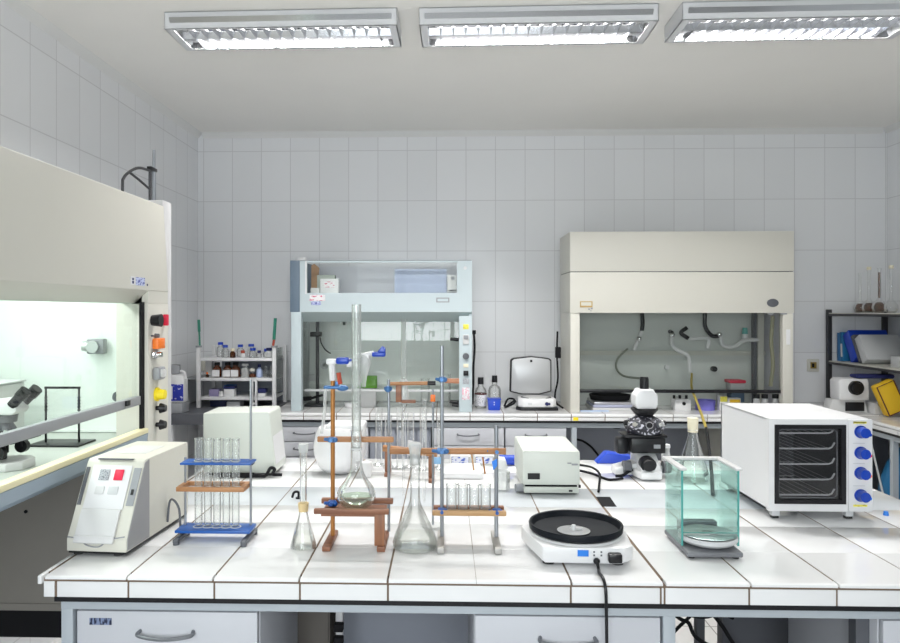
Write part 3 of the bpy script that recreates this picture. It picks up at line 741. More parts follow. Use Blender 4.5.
single('carton', MB().box(-.80, -.69, 4.47, 4.53, 1.4385, 1.655, 0, .002), mat('grey_green_card', (.42, .46, .42), .7), (-.745, 4.5, 1.4385), 'grey green carton behind the white box in the glazed case', 'box')
single('brown_board', MB().prism([(-.840, 1.4385), (-.815, 1.4385), (-.79, 1.70), (-.82, 1.725), (-.838, 1.715)], 'Y', 4.48, 4.50), mat('brown_card', (.36, .22, .13), .7), (-.82, 4.49, 1.4385), 'brown board leaning at the left end of the glazed case', 'board')
single('lid', MB().cyl((-.905, 4.5, 1.7385), (-.905, 4.5, 1.765), .035, .03), 'white', (-.905, 4.5, 1.7385), 'small white pot on the top left corner of the blue grey hood', 'pot')
t = thing('lab_stand', 'dark retort stand inside the blue grey hood, at its left end', 'stand', (-.828, 4.62, BT))
obj('base', MB().box(-.90, -.77, 4.56, 4.72, BT+.0005, BT+.014, 0, .002), 'darksteel', t)
obj('rod', MB().cyl((-.828, 4.64, BT+.014), (-.828, 4.64, 1.40), .011), 'darksteel', t)
obj('clamp', MB().box(-.87, -.80, 4.60, 4.66, 1.265, 1.295, 0, .005), 'black', t)
obj('clamp', MB().cyl((-.92, 4.60, .866), (-.86, 4.60, .870), .014).cyl((-.86, 4.60, .870), (-.785, 4.60, .892), .008), 'black', t)
obj('cord', MB().tube([(-.81, 4.63, 1.26), (-.80, 4.63, 1.22), (-.775, 4.63, 1.18), (-.74, 4.63, 1.155)], .004), 'blackm', t)
single('port_cover', MB().cyl((-.815, 4.8595, 1.07), (-.815, 4.845, 1.07), .034).cyl((-.815, 4.845, 1.07), (-.80, 4.83, 1.06), .018), 'steel', (-.815, 4.86, 1.07), 'round grey port cover on the inner wall of the blue grey hood', 'port')
single('wall_socket', MB().box(-.955+.03, -.89+.02, 4.85, 4.8595, .955, 1.0, 0, .003), 'offwhite', (-.9, 4.86, .97), 'pale wall socket low inside the blue grey hood, at its left', 'socket')
single('green_box', MB().box(-.525, -.435, 4.55, 4.60, .9405, 1.018, 0, .002).prism([(-.565, .9405), (-.526, .9405), (-.526, .985)], 'Y', 4.56, 4.59).box(-.56, -.44, 4.55, 4.60, BT+.0005, .940, 1, .002), ['green', 'offwhite'], (-.48, 4.575, BT), 'bright green box on a pale base inside the blue grey hood', 'box')
single('tap', MB().cyl((-.68, 4.86, 1.36), (-.68, 4.82, 1.36), .010).cyl((-.68, 4.82, 1.385), (-.68, 4.82, 1.335), .013, .008), 'darksteel', (-.68, 4.86, 1.36), 'small dark tap high on the inner wall of the blue grey hood', 'tap')
t = thing('beaker', 'clear empty beaker inside the blue grey hood beside the right post', 'beaker', (.0, 4.62, BT+.0006))
obj('body', MB().lathe([(0, .001), (.032, .001), (.034, .006), (.034, .20), (.037, .204)], (0, 0, 0), 24), 'glass', t, local=True)
dup(t, (-.13, 4.66, BT+.0006), label='clear empty beaker inside the blue grey hood, further from the right post', scale=.85)
t = thing('specimen_jar', 'small white dish inside the blue grey hood in front of the green box', 'dish', (-.60, 4.55, BT+.0006))
obj('body', MB().lathe([(0, 0), (.03, 0), (.04, .03), (.042, .03), (.036, .004), (0, .004)], n=24), 'white', t, local=True)
single('cable', MB().tube([(.178, 4.50, 1.30), (.182, 4.50, 1.20), (.176, 4.52, 1.08), (.176, 4.55, .96), (.176, 4.66, BT+.008)], .007).box(.168, .19, 4.485, 4.515, 1.285, 1.31, 0, .003), 'blackm', (.178, 4.5, BT), 'black cord hanging on the right side of the blue grey hood', 'cord')

# ------------------------------------------------------------------ cream hood on the back bench
CH = thing('fume_hood', 'cream fume hood with a dark barred sash, right on the back bench', 'fume hood', (1.41, 4.6, BT))
h = MB(); h.box(.747, 2.071, 4.34, 4.72, 1.418, 1.6625, 0, .003); hdr = obj('header', h, 'cream2', CH)
h = MB(); h.box(.747, 2.071, 4.34, 4.72, 1.6665, 1.905, 0, .003); obj('top_case', h, 'cream2', CH)
obj('seam', MB().box(.752, 2.066, 4.345, 4.715, 1.662, 1.667), 'dgrey', CH)
obj('post', MB().box(.750, .806, 4.345, 4.40, BT+.0005, 1.4175, 0, .003), 'cream2', CH)
po = obj('post', MB().box(2.008, 2.068, 4.345, 4.40, BT+.0005, 1.4175, 0, .003), 'cream2', CH)
obj('switch_plate', MB().box(2.026, 2.05, 4.342, 4.3448, 1.23, 1.32, 0, .001), 'white', po)
obj('side_wall', MB().box(.750, .764, 4.401, 4.72, BT+.0005, 1.4175), 'cream2', CH)
obj('side_wall', MB().box(2.054, 2.068, 4.401, 4.72, BT+.0005, 1.4175), mat('hood_wall_lavender', (.80, .80, .87), .5), CH)
bw = MB(); bw.box(.765, 2.053, 4.708, 4.72, BT+.0005, 1.4175)
bw.box(.765, 2.053, 4.68, 4.7075, 1.145, 1.172, 1)
obj('back_wall', bw, [mat('hood_back_green', (.64, .67, .645), .4, var=.03, scale=4), mat('hood_rail', (.62, .62, .56), .5)], CH)
obj('corner_profile', MB().box(1.958, 1.976, 4.63, 4.67, BT+.0005, 1.4175).box(1.99, 2.03, 4.65, 4.67, BT+.0005, 1.4175, 1), ['dgrey', 'cream'], CH)
obj('sash', MB().box(.8065, 2.0075, 4.384, 4.388, .957, 1.4175), 'sashg', CH)
obj('sash_handle_bar', MB().box(.8065, 2.0075, 4.372, 4.392, .937, .9567, 0, .002), 'black', CH)
b = MB(); b.quadring(.806, .880, 1.452, 1.488, .812, .874, 1.462, 1.483, 4.336, 4.3398); b.box(.812, .874, 4.338, 4.3398, 1.462, 1.483, 1)
obj('card_holder', b, [mat('holder_tan', (.48, .33, .12), .5), 'cream'], hdr)
obj('emblem', MB().box(.855, .866, 4.3385, 4.3397, 1.437, 1.445).box(.87, .882, 4.3385, 4.3397, 1.44, 1.450).box(.868, .874, 4.3385, 4.3397, 1.428, 1.434), 'mgrey', hdr)
obj('badge', MB().lathe([(0, 0), (.034, 0), (.034, .003), (0, .003)], (1.945, 4.3399, 1.478), 28, sy=.72, rot=RX(90)), 'dgrey', hdr)
b = MB(); b.box(1.92, 1.955, 4.35, 4.37, 1.409, 1.4175); b.box(1.99, 2.03, 4.342, 4.3449, 1.409, 1.4175)
obj('catch', b, 'mgrey', hdr)
def hose(nozzle, pts, fit, m='white'):
    o = obj('hose', MB().tube(pts, .012), m, CH)
    obj('nozzle', MB().tube(nozzle, .013), 'black', o)
    if fit: obj('fitting', MB().ball(fit, .017), 'chrome', o)
hose([(1.245, 4.6, 1.4170), (1.25, 4.6, 1.36), (1.245, 4.6, 1.305)], [(1.243, 4.6, 1.30), (1.226, 4.6, 1.262), (1.195, 4.6, 1.183)], (1.225, 4.595, 1.255))
hose([(1.433, 4.64, 1.300), (1.433, 4.60, 1.292)], [(1.433, 4.60, 1.275), (1.433, 4.6, 1.215), (1.471, 4.6, 1.180), (1.533, 4.6, 1.145), (1.546, 4.6, 1.046)], (1.433, 4.595, 1.278))
hose([(1.527, 4.6, 1.325), (1.490, 4.6, 1.292), (1.535, 4.6, 1.257)], [(1.54, 4.6, 1.255), (1.646, 4.6, 1.259), (1.665, 4.6, 1.235), (1.655, 4.6, 1.195)], None)
hose([(1.64, 4.6, 1.4170), (1.642, 4.6, 1.33), (1.683, 4.6, 1.275), (1.727, 4.6, 1.272)], [(1.735, 4.6, 1.275), (1.752, 4.6, 1.215), (1.815, 4.6, 1.205), (1.889, 4.6, 1.245), (1.97, 4.6, 1.247)], (1.727, 4.595, 1.282))
obj('hose', MB().tube([(1.16, 4.62, 1.19), (1.10, 4.62, 1.13), (1.088, 4.62, 1.068), (1.132, 4.62, 1.018), (1.24, 4.62, 1.0)], .007), mat('olive_hose', (.20, .22, .18), .6), CH)
obj('wall_tap', MB().cyl((1.43, 4.7075, 1.067), (1.43, 4.685, 1.067), .014), 'white', CH)
obj('wall_tap', MB().cyl((1.73, 4.7075, 1.057), (1.73, 4.68, 1.057), .018), 'black', CH)
obj('cable', MB().tube([(2.0, 4.46, 1.40), (1.99, 4.46, 1.25), (2.0, 4.46, 1.1), (1.985, 4.46, .97)], .012), mat('olive_cord', (.42, .40, .27), .6), CH)
single('hanging_bottle', MB().cyl((1.889, 4.6, 1.2575), (1.889, 4.6, 1.285), .018).cyl((1.889, 4.6, 1.285), (1.889, 4.6, 1.325), .018, .014, m=1), ['white', mat('teal_cap', (.10, .40, .36), .5)], (1.889, 4.6, 1.2575), 'small white and teal bottle resting on a hose in the cream hood', 'bottle')
# things on the hood floor
for k, (x0, x1, y0, y1, m, lab) in enumerate([(.90, 1.15, 4.42, 4.66, 'offwhite', 'lowest pale tray of the stack in the cream hood'), (.905, 1.14, 4.43, 4.66, mat('lavender_tray', (.40, .42, .55), .5), 'lavender tray second from the bottom of the hood stack'), (.91, 1.15, 4.43, 4.66, mat('silver_tray', (.55, .55, .58), .3, .6), 'silver grey tray under the black one in the hood stack')]):
    single('tray', MB().box(x0, x1, y0, y1, BT+.0006+k*.0185, BT+.018+k*.0185, 0, .004), m, ((x0+x1)/2, 4.54, BT+.0006+k*.0185), lab, 'tray')
single('tray', MB().lathe([(0, 0), (.125, 0), (.135, .032), (.128, .032), (.12, .006), (0, .006)], (1.03, 4.545, BT+.0562), 40, sx=.95, sy=.85), 'blackm', (1.03, 4.545, BT+.0562), 'round black tray on top of the stack in the cream hood', 'tray')
single('notebook', MB().box(.82, .99, 4.395, 4.412, BT+.0006, BT+.006), mat('paper_blue', (.50, .62, .82), .7), (.9, 4.40, BT), 'blue sheet lying at the front left of the cream hood floor', 'paper')
t = thing('pump', 'small white instrument box with black feet up in the cream hood', 'instrument', (1.447, 4.47, BT))
obj('body', MB().box(1.40, 1.495, 4.43, 4.52, BT+.0006, .892, 0, .003), 'white', t)
obj('dial', MB().cyl((1.452, 4.4295, .866), (1.452, 4.424, .866), .010), 'black', t)
for x in (1.385, 1.42, 1.46): obj('knob', MB().cyl((x+.02, 4.47, .892), (x+.02, 4.47, .913), .008), 'black', t)
single('basin', MB().lathe([(0, .004), (.052, .004), (.056, .06), (.06, .06), (.056, 0), (0, 0)], (1.605, 4.5, BT+.0006), 32), mat('violet_plastic', (.20, .18, .62), .4), (1.605, 4.5, BT), 'violet blue plastic basin in the cream hood', 'basin')
t = thing('carton', 'yellow fronted carton in the cream hood above the oven', 'box', (1.70, 4.44, BT))
obj('body', MB().box(1.665, 1.71, 4.42, 4.47, BT+.0006, .913, 0, .001), 'offwhite', t); obj('label', MB().box(1.667, 1.708, 4.4185, 4.4198, .88, .911), 'lab_yellow', t)
t = thing('carton', 'low carton with an amber label right of the taller yellow one', 'box', (1.75, 4.44, BT))
obj('body', MB().box(1.714, 1.79, 4.42, 4.47, BT+.0006, .900, 0, .001), 'offwhite', t); obj('label', MB().box(1.724, 1.786, 4.4185, 4.4198, .875, .894), 'yellowcase', t)
t = thing('jar_rack', 'clear tub with a red lid on a wire rack in the cream hood', 'tub', (1.825, 4.6, BT))
obj('rack', MB().box(1.73, 1.91, 4.52, 4.68, .928, .933).box(1.74, 1.745, 4.53, 4.535, BT+.0006, .928).box(1.895, 1.90, 4.53, 4.535, BT+.0006, .928).box(1.74, 1.745, 4.66, 4.665, BT+.0006, .928).box(1.895, 1.90, 4.66, 4.665, BT+.0006, .928), 'steel', t)
obj('tub', MB().box(1.785, 1.870, 4.56, 4.64, .9335, .978, 0, .004), 'lgrey', t); obj('lid', MB().box(1.778, 1.877, 4.553, 4.647, .9785, .997, 0, .003), 'red', t)
obj('lower_tub', MB().box(1.79, 1.87, 4.56, 4.64, .86, .927, 0, .004), mat('blue_grey_tub', (.10, .16, .24), .5), t)
for k, x in enumerate((1.905, 1.955, 2.02)):
    t = thing('reagent_jar', ['white jar with a black lid left of two others in the cream hood', 'white jar with a black lid in the middle of three in the cream hood', 'white jar with a black lid by the right wall of the cream hood'][k], 'jar', (x, 4.47, BT+.0006), group='black lidded jars in the cream hood')
    obj('body', MB().lathe([(0, 0), (.019, 0), (.019, .068), (.014, .075), (0, .075)], n=16), 'white', t, local=True)
    obj('lid', MB().cyl((0, 0, .0755), (0, 0, .10), .019), 'black', t, local=True)
t = thing('hose', 'yellow and black hose sagging from the cream hood down to the island by the balance', 'hose', (1.2, 3.5, .82))
obj('upper_hose', MB().tube([(1.552, 4.585, 1.035), (1.515, 4.48, .965), (1.495, 4.375, .920), (1.462, 4.27, .93), (1.381, 3.95, .893), (1.235, 3.45, .876)], .0072), mat('olive_yellow_hose', (.46, .36, .07), .5), t)
obj('lower_hose', MB().tube([(1.235, 3.45, .876), (1.035, 2.85, .866), (.915, 2.5, .85), (.877, 2.39, .8275)], .0062), 'blackm', t)

# ------------------------------------------------------------------ bottles and things on the back bench
def bottle(label, loc, r, h, body, cap, caph=.02, capr=None, neck=None, lab=None, liquid=None, group=None, name='reagent_bottle', cat='bottle'):
    t = thing(name, label, cat, loc, 0, group)
    nk = neck or r*.45
    hb = h-caph
    obj('body', MB().lathe([(0, .0004), (r*.9, .0004), (r, r*.12), (r, hb*.68), (r*.85, hb*.80), (nk, hb*.90), (nk, hb-.0005), (0, hb-.0005)], n=24), body, t, local=True)
    cr = capr or nk*1.2
    obj('cap', MB().cyl((0, 0, hb), (0, 0, h), cr, cr*.95), cap, t, local=True)
    if lab:
        m, z0, z1 = lab
        obj('label', MB().lathe([(r*1.012, z0), (r*1.02, z0+.001), (r*1.02, z1-.001), (r*1.012, z1)], n=24), m, t, local=True)
    if liquid: obj('contents', MB().lathe([(0, .003), (r*.88, .003), (r*.94, r*.15), (r*.94, hb*liquid[1]), (0, hb*liquid[1])], n=24), liquid[0], t, local=True)
    return t
bottle('clear glass bottle with a black cap and a brown white label', (.222, 4.54, BT+.0005), .037, .192, 'glass', 'black', .042, .019, .018, ('lab_white', .015, .085), ('pale_l' if 0 else 'liquid', .45))
bottle('clear glass bottle with a black cap behind the blue box on the back bench', (.312, 4.58, BT+.0005), .040, .200, 'glass', 'black', .042, .018, .017, None, ('liquid', .4))
bt = [o for o in bpy.data.objects if o.get('label', '').startswith('clear glass bottle with a black cap and a brown')][0]
obj('label_band', MB().lathe([(.0375, .085), (.0385, .086), (.0385, .093), (.0375, .094)], n=24), 'maroon', bt, local=True)
t = thing('storage_box', 'bright blue square tub with white marks beside the black capped bottles', 'tub', (.302, 4.46, BT+.0005))
obj('body', MB().prism([(.265, BT+.0005), (.335, BT+.0005), (.339, .884), (.261, .884)], 'Y', 4.43, 4.50, 0, .003), 'brightblue', t)
obj('rim', MB().box(.258, .342, 4.427, 4.503, .8842, .891, 0, .002), 'brightblue', t)
obj('marks', MB().box(.297, .303, 4.4283, 4.4299, .866, .872).box(.297, .303, 4.4283, 4.4299, .852, .858), 'offwhite', t)
# moisture balance with a raised lid
t = thing('moisture_balance', 'white balance with its grey lid standing open between the two back hoods', 'balance', (.57, 4.5, BT))
obj('base', MB().prism([(.435, 4.46), (.46, 4.42), (.69, 4.42), (.69, 4.60), (.46, 4.62)], 'Z', BT+.0005, .838, 0, .003), 'black', t)
obj('body', MB().prism([(.445, 4.455), (.475, 4.425), (.66, 4.425), (.682, 4.45), (.675, 4.60), (.46, 4.60)], 'Z', .8385, .892, 0, .008), 'white', t)
obj('chamber_ring', MB().lathe([(.085, 0), (.095, 0), (.095, .006), (.085, .006)], (.565, 4.51, .889), 32, sy=.75), 'black', t)
obj('pan', MB().cyl((.565, 4.51, .8925), (.565, 4.51, .896), .08), 'offwhite', t)
obj('display', MB().box(.505, .53, 4.4235, 4.4252, .855, .868), 'lgrey', t)
obj('control_knob', MB().cyl((.62, 4.4245, .862), (.62, 4.412, .862), .011).cyl((.635, 4.4245, .862), (.635, 4.414, .862), .007), 'navy', t)
P = [(.41, .915), (.415, 1.118), (.43, 1.130), (.545, 1.143), (.66, 1.130), (.675, 1.118), (.675, .918), (.60, .898), (.48, .898)]
C = (.545, 1.02)
lid = MB(); lid.prism(P, 'Y', 4.60, 4.645, 0, .006)
lo_ = obj('lid', lid, 'black', t)
obj('lid_lining', MB().prism([(C[0]+(u-C[0])*.94, C[1]+(v-C[1])*.94) for u, v in P], 'Y', 4.594, 4.600, 0, .003), mat('lid_grey', (.50, .51, .52), .35, .3), lo_)
obj('latch', MB().box(.538, .552, 4.590, 4.595, 1.105, 1.12), 'black', lo_)
single('cable', MB().tube([(.372, 4.57, BT+.0065), (.40, 4.60, BT+.05), (.44, 4.60, BT+.045), (.40, 4.56, BT+.02), (.375, 4.52, BT+.008), (.42, 4.50, BT+.03), (.445, 4.58, BT+.04)], .006), 'blackm', (.4, 4.55, BT), 'black cord looped between the blue tub and the open balance', 'cord')
single('cable', MB().tube([(.715, 4.62, 1.30), (.712, 4.62, 1.15), (.718, 4.62, 1.0), (.700, 4.62, .90), (.705, 4.60, .845), (.73, 4.50, BT+.008)], .006).box(.703, .735, 4.60, 4.64, 1.13, 1.20, 0, .004), 'blackm', (.71, 4.6, BT), 'black cord with a switch hanging on the left side of the cream hood', 'cord')

# bottle rack in the left corner
RK = thing('bottle_rack', 'white open rack of reagent bottles in the far left corner', 'rack', (-1.31, 4.62, BT))
posts = []
for x in (-1.556, -1.075):
    for y in (4.50, 4.80):
        obj('post', MB().box(x-.012, x+.012, y-.012, y+.012, BT+.0005, 1.20, 0, .002), 'white', RK)
for z in (1.133, 1.007, .887):
    obj('shelf', MB().box(-1.543, -1.088, 4.492, 4.808, z-.018, z, 0, .002), 'white', RK)
obj('back_panel', MB().box(-1.50, -1.088, 4.795, 4.80, .83, 1.114), 'panel', RK)
obj('side_mesh', MB().box(-1.090, -1.087, 4.515, 4.785, .905, 1.19), 'sash', RK)
obj('bracket', MB().box(-1.54, -1.50, 4.58, 4.62, 1.02, 1.11), 'offwhite', RK)
obj('holder', MB().cyl((-1.556, 4.50, 1.2002), (-1.556, 4.50, 1.212), .02).cyl((-1.075, 4.50, 1.2002), (-1.075, 4.50, 1.212), .02), 'mgrey', RK)
single('green_stick', MB().tube([(-1.549, 4.50, 1.2125), (-1.553, 4.50, 1.30)], .006).tube([(-1.553, 4.50, 1.30), (-1.556, 4.50, 1.375)], .009), 'greenpen', (-1.55, 4.5, 1.2125), 'thin green stick standing on the left post of the bottle rack', 'stick')
single('green_stick', MB().tube([(-1.083, 4.50, 1.2125), (-1.078, 4.50, 1.25)], .008, m=1).tube([(-1.078, 4.50, 1.25), (-1.069, 4.50, 1.385)], .010), ['greenpen', 'redrub'], (-1.08, 4.5, 1.2125), 'thick green stick with an orange tip on the right post of the bottle rack', 'stick')
z = 1.1335
for x, y, r, h, b, c, lab in [
    (-1.455, 4.62, .024, .095, 'glass', 'brightblue', 'tallest clear bottle with a blue cap at the left of the rack top'),
    (-1.405, 4.56, .024, .080, 'glass', 'knob', 'clear bottle with a blue cap second from the left on the rack top'),
    (-1.355, 4.55, .018, .058, 'amber', 'stopper', 'small amber bottle on the rack top'),
    (-1.325, 4.62, .024, .080, 'glass', 'knob', 'clear bottle with a blue cap just right of the small amber one'),
    (-1.29, 4.55, .018, .046, 'offwhite', 'redrub', 'short white jar with a red brown lid on the rack top'),
    (-1.255, 4.62, .026, .084, 'glassw', 'knob', 'frosted bottle with a wide blue cap behind the red lidded jar'),
    (-1.225, 4.55, .026, .062, 'glass', 'knob', 'clear squat bottle with a blue cap right of the red lidded jar'),
    (-1.185, 4.55, .016, .046, 'glass', 'navy', 'tiny clear vial with a navy cap on the rack top'),
    (-1.155, 4.60, .016, .054, 'glass', 'brightblue', 'tiny clear vial with a blue cap on the rack top'),
    (-1.121, 4.55, .026, .062, 'glassw', 'navy', 'squat frosted bottle with a navy cap at the right end of the rack top')]:
    bottle(lab, (x, y, z), r, h, b, c, .017, r*.72, r*.55, group='bottles on top of the corner rack')
z = 1.0075
for x, lab in [(-1.458, 'brown bottle with a white label, left of three on the middle rack shelf'), (-1.390, 'brown bottle with a white label, middle of three on the middle rack shelf'), (-1.338, 'brown bottle with a white label, right of three on the middle rack shelf')]:
    t = bottle(lab, (x, 4.56, z), .028, .095, 'amberglass', 'blackm', .018, .018, .016, group='brown bottles on the middle shelf')
    obj('label', MB().box(-.024, .024, -.0305, -.0285, .006, .048), 'white', t, local=True)
bottle('small orange capped vial at the left end of the middle rack shelf', (-1.512, 4.53, z), .011, .034, 'amber', 'orange', .012)
bottle('pale frosted glass jar beside the brown bottles on the middle rack shelf', (-1.277, 4.56, z), .024, .085, 'glassw', 'offwhite', .012, .022)
t = bottle('dark jar with a round cream lid on the middle rack shelf', (-1.228, 4.55, z), .022, .036, 'amberglass', 'dgrey', .008, .018)
obj('lid', MB().ball((0, 0, .047), .019, sc_=(1, 1, .7)), 'cream', t, local=True)
bottle('blue bottle with a navy cap on the middle rack shelf', (-1.186, 4.56, z), .020, .082, mat('pale_blue_plastic', (.42, .50, .72), .4), 'navy', .018)
for x, lab in ((-1.145, 'clear empty jar on the middle rack shelf, left of a second one'), (-1.108, 'clear empty jar at the right end of the middle rack shelf')):
    bottle(lab, (x, 4.56, z), .016, .07, 'glass', 'glassw', .012)
z = .8875
single('carton', MB().box(-1.50, -1.44, 4.53, 4.60, z, z+.045, 0, .002), mat('violet_card', (.25, .22, .38), .6), (-1.47, 4.56, z), 'dull violet carton on the lowest rack shelf', 'box')
single('carton', MB().box(-1.432, -1.372, 4.62, 4.70, z, z+.062, 0, .002), mat('mid_blue_card', (.03, .16, .46), .5), (-1.40, 4.66, z), 'blue carton behind a white jar on the lowest rack shelf', 'box')
bottle('small white jar in front of the blue carton on the lowest rack shelf', (-1.425, 4.54, z), .016, .032, 'white', 'white', .008, .015)
t = thing('storage_box', 'white box with a navy lid on the lowest rack shelf', 'box', (-1.37, 4.55, z))
obj('body', MB().box(-1.402, -1.338, 4.52, 4.58, z, z+.048, 0, .002), 'white', t); obj('lid', MB().box(-1.404, -1.336, 4.518, 4.582, z+.0485, z+.064, 0, .002), 'navy', t)
t = thing('storage_box', 'navy topped box at the right end of the lowest rack shelf', 'box', (-1.165, 4.56, z))
obj('body', MB().box(-1.188, -1.142, 4.53, 4.59, z, z+.022, 0, .002), 'white', t); obj('lid', MB().box(-1.19, -1.14, 4.528, 4.592, z+.0225, z+.05, 0, .002), 'navy', t)
single('carton', MB().box(-1.50, -1.40, 4.55, 4.70, BT+.0005, .865, 0, .002), mat('navy_card', (.02, .03, .10), .6), (-1.45, 4.6, BT), 'dark navy box under the lowest rack shelf', 'box')
single('carton', MB().box(-1.385, -1.30, 4.52, 4.62, BT+.0005, .855, 0, .004), 'lgrey', (-1.34, 4.57, BT), 'grey box under the middle of the bottle rack', 'box')
fr = thing('small_frame', 'narrow white frame standing in front of the bottle rack', 'frame', (-1.187, 4.44, BT))
obj('upright', MB().box(-1.205, -1.194, 4.43, 4.45, BT+.0005, 1.005, 0, .001), 'white', fr)
obj('upright', MB().box(-1.180, -1.169, 4.43, 4.45, BT+.0005, 1.005, 0, .001), 'white', fr)
obj('crosspiece', MB().box(-1.194, -1.180, 4.43, 4.45, .992, 1.005).box(-1.194, -1.180, 4.43, 4.45, .85, .862), 'white', fr)
single('wall_socket', MB().box(-1.69, -1.635, 4.885, 4.899, 1.02, 1.10, 0, .003).box(-1.685, -1.65, 4.880, 4.886, 1.04, 1.085, 0, .002), 'cream', (-1.67, 4.9, 1.06), 'cream wall socket in the far left corner beside the bottle rack', 'socket')
single('wall_shelf', MB().box(-1.698, -1.58, 4.60, 4.89, .985, .995, 0, .001), 'mgrey', (-1.65, 4.75, .985), 'thin grey ledge on the left wall behind the white jug', 'shelf')
# jug on its box
single('steel_box', MB().box(-1.685, -1.565, 4.24, 4.36, BT+.0005, .880, 0, .002), 'mgrey', (-1.62, 4.3, BT), 'grey metal box under the white jug on the dark side table', 'box')
jg = thing('jug', 'white plastic jug with a blue label and grey cap beside the big hood', 'jug', (-1.618, 4.30, .8805))
b = MB(); b.prism([(-.055, 0), (.055, 0), (.055, .135), (.035, .168), (-.03, .172), (-.055, .150)], 'Y', -.04, .04, 0, .010); b.tube([(.0, 0, .168), (.02, 0, .186), (.045, 0, .178), (.052, 0, .140)], .008)
obj('body', b, 'white', jg, local=True)
obj('label', MB().box(-.050, .052, -.0425, -.0405, .012, .112, 0, .0006), 'lab_jug', jg, local=True)
obj('label_bottle', MB().box(-.030, -.012, -.0432, -.0426, .022, .10), 'offwhite', jg, local=True)
obj('cap', MB().cyl((-.018, 0, .1725), (-.018, 0, .225), .040, .036), 'mgrey', jg, local=True)

# ------------------------------------------------------------------ dark metal shelf and things in the right corner
MS = thing('metal_shelf', 'dark metal shelf unit with pale shelf tops in the far right corner', 'shelf', (2.755, 4.3, BT))
for x in (2.54, 2.905):
    for y in (3.70, 4.865):
        obj('upright', MB().box(x, x+.030, y, y+.024, BT+.0005, 1.44, 0, .001), 'darksteel', MS)
for z in (1.418, 1.10):
    q = MB(); q.box(2.545, 2.935, 3.729, 4.8645, z-.022, z-.006); q.box(2.548, 2.935, 3.73, 4.864, z-.006, z, 1)
    obj('shelf', q, ['darksteel', 'cream'], MS)
def vflask(loc, r, H, label, liquid, cap=None, group=None, name='volumetric_flask', neck=.008):
    t = thing(name, label, 'flask', loc, 0, group)
    prof = [(0, .001), (r*.5, .0012), (r*.85, r*.25), (r, r*.8), (r*.93, r*1.3), (r*.65, r*1.75), (neck*1.3, r*2.2), (neck, r*2.5), (neck, H-.01), (neck*1.5, H)]
    obj('body', MB().lathe(prof, n=28), 'glass', t, local=True)
    if liquid: obj('liquid', MB().lathe([(0, .004), (r*.48, .004), (r*.82, r*.28), (r*.94, r*.8), (r*.87, r*1.3), (r*.62, r*1.65), (0, r*1.65)], n=28), liquid, t, local=True)
    if cap: obj('stopper', MB().cyl((0, 0, H+.0003), (0, 0, H+.018), neck*1.4), cap, t, local=True)
    return t
zt = 1.4185
vflask((2.715, 4.80, zt), .034, .24, 'flask of brown liquid without stopper, leftmost on the dark shelf top', 'amber', None, 'flasks of brown liquid on the shelf top')
vflask((2.715, 4.70, zt), .036, .255, 'flask of brown liquid second from the left on the dark shelf top', 'amber', 'stopper', 'flasks of brown liquid on the shelf top')
f3 = vflask((2.715, 4.59, zt), .037, .26, 'flask of brown liquid with an amber filled neck on the dark shelf top', 'amber', None, 'flasks of brown liquid on the shelf top')
obj('stem_liquid', MB().cyl((0, 0, .085), (0, 0, .235), .006), 'amberglass', f3, local=True)
vflask((2.715, 4.47, zt), .034, .25, 'clear flask with only a little liquid, rightmost on the dark shelf top', None, 'stopper')
for o in [q for q in bpy.data.objects if q.name.startswith('volumetric_flask')]: o.scale = (1.15, 1.15, 1.08)
# binders leaning on the lower shelf
def binder(y, w, h, lean, m, label, d=.24, sheet=True):
    b = thing('ring_binder', label, 'binder', (2.60, y, 1.1005), -PI/2, 'binders on the dark shelf')
    rot = Matrix.Rotation(math.radians(-lean), 4, 'Y')
    obj('cover', MB().box(0, w, 0, d, 0.0, h, 0, .001, rot=rot), m, b, local=True)
    if sheet: obj('spine_label', MB().box(w*.25, w*.75, -.0015, -.0002, h*.15, h*.6, rot=rot), 'white', b, local=True)
    return b
binder(4.861, .030, .185, 0, mat('light_blue_board', (.06, .20, .45), .5), 'upright light blue binder at the far end of the dark shelf', sheet=False)
binder(4.819, .035, .19, 4, 'skyblue', 'teal blue binder second from the far end of the dark shelf')
binder(4.696, .075, .195, 30, 'brightblue', 'wide blue binder leaning in the middle of the dark shelf', sheet=False)
binder(4.607, .030, .19, 30, 'dgrey', 'dark binder leaning hard on the wide blue one', sheet=False)
binder(4.570, .060, .175, 30, 'lgrey', 'pale grey folder leaning on the dark binder', sheet=False)
t = thing('file_box', 'pale file box with a curled sheet right of the binders', 'box', (2.74, 4.22, 1.1005))
obj('box', MB().box(2.62, 2.86, 4.14, 4.32, 1.1005, 1.165, 0, .002), 'lgrey', t)
obj('sheet', MB().lathe([(.05, 0), (.051, 0), (.051, .10), (.05, .10)], (2.72, 4.25, 1.1655), 24), 'lgrey', t)
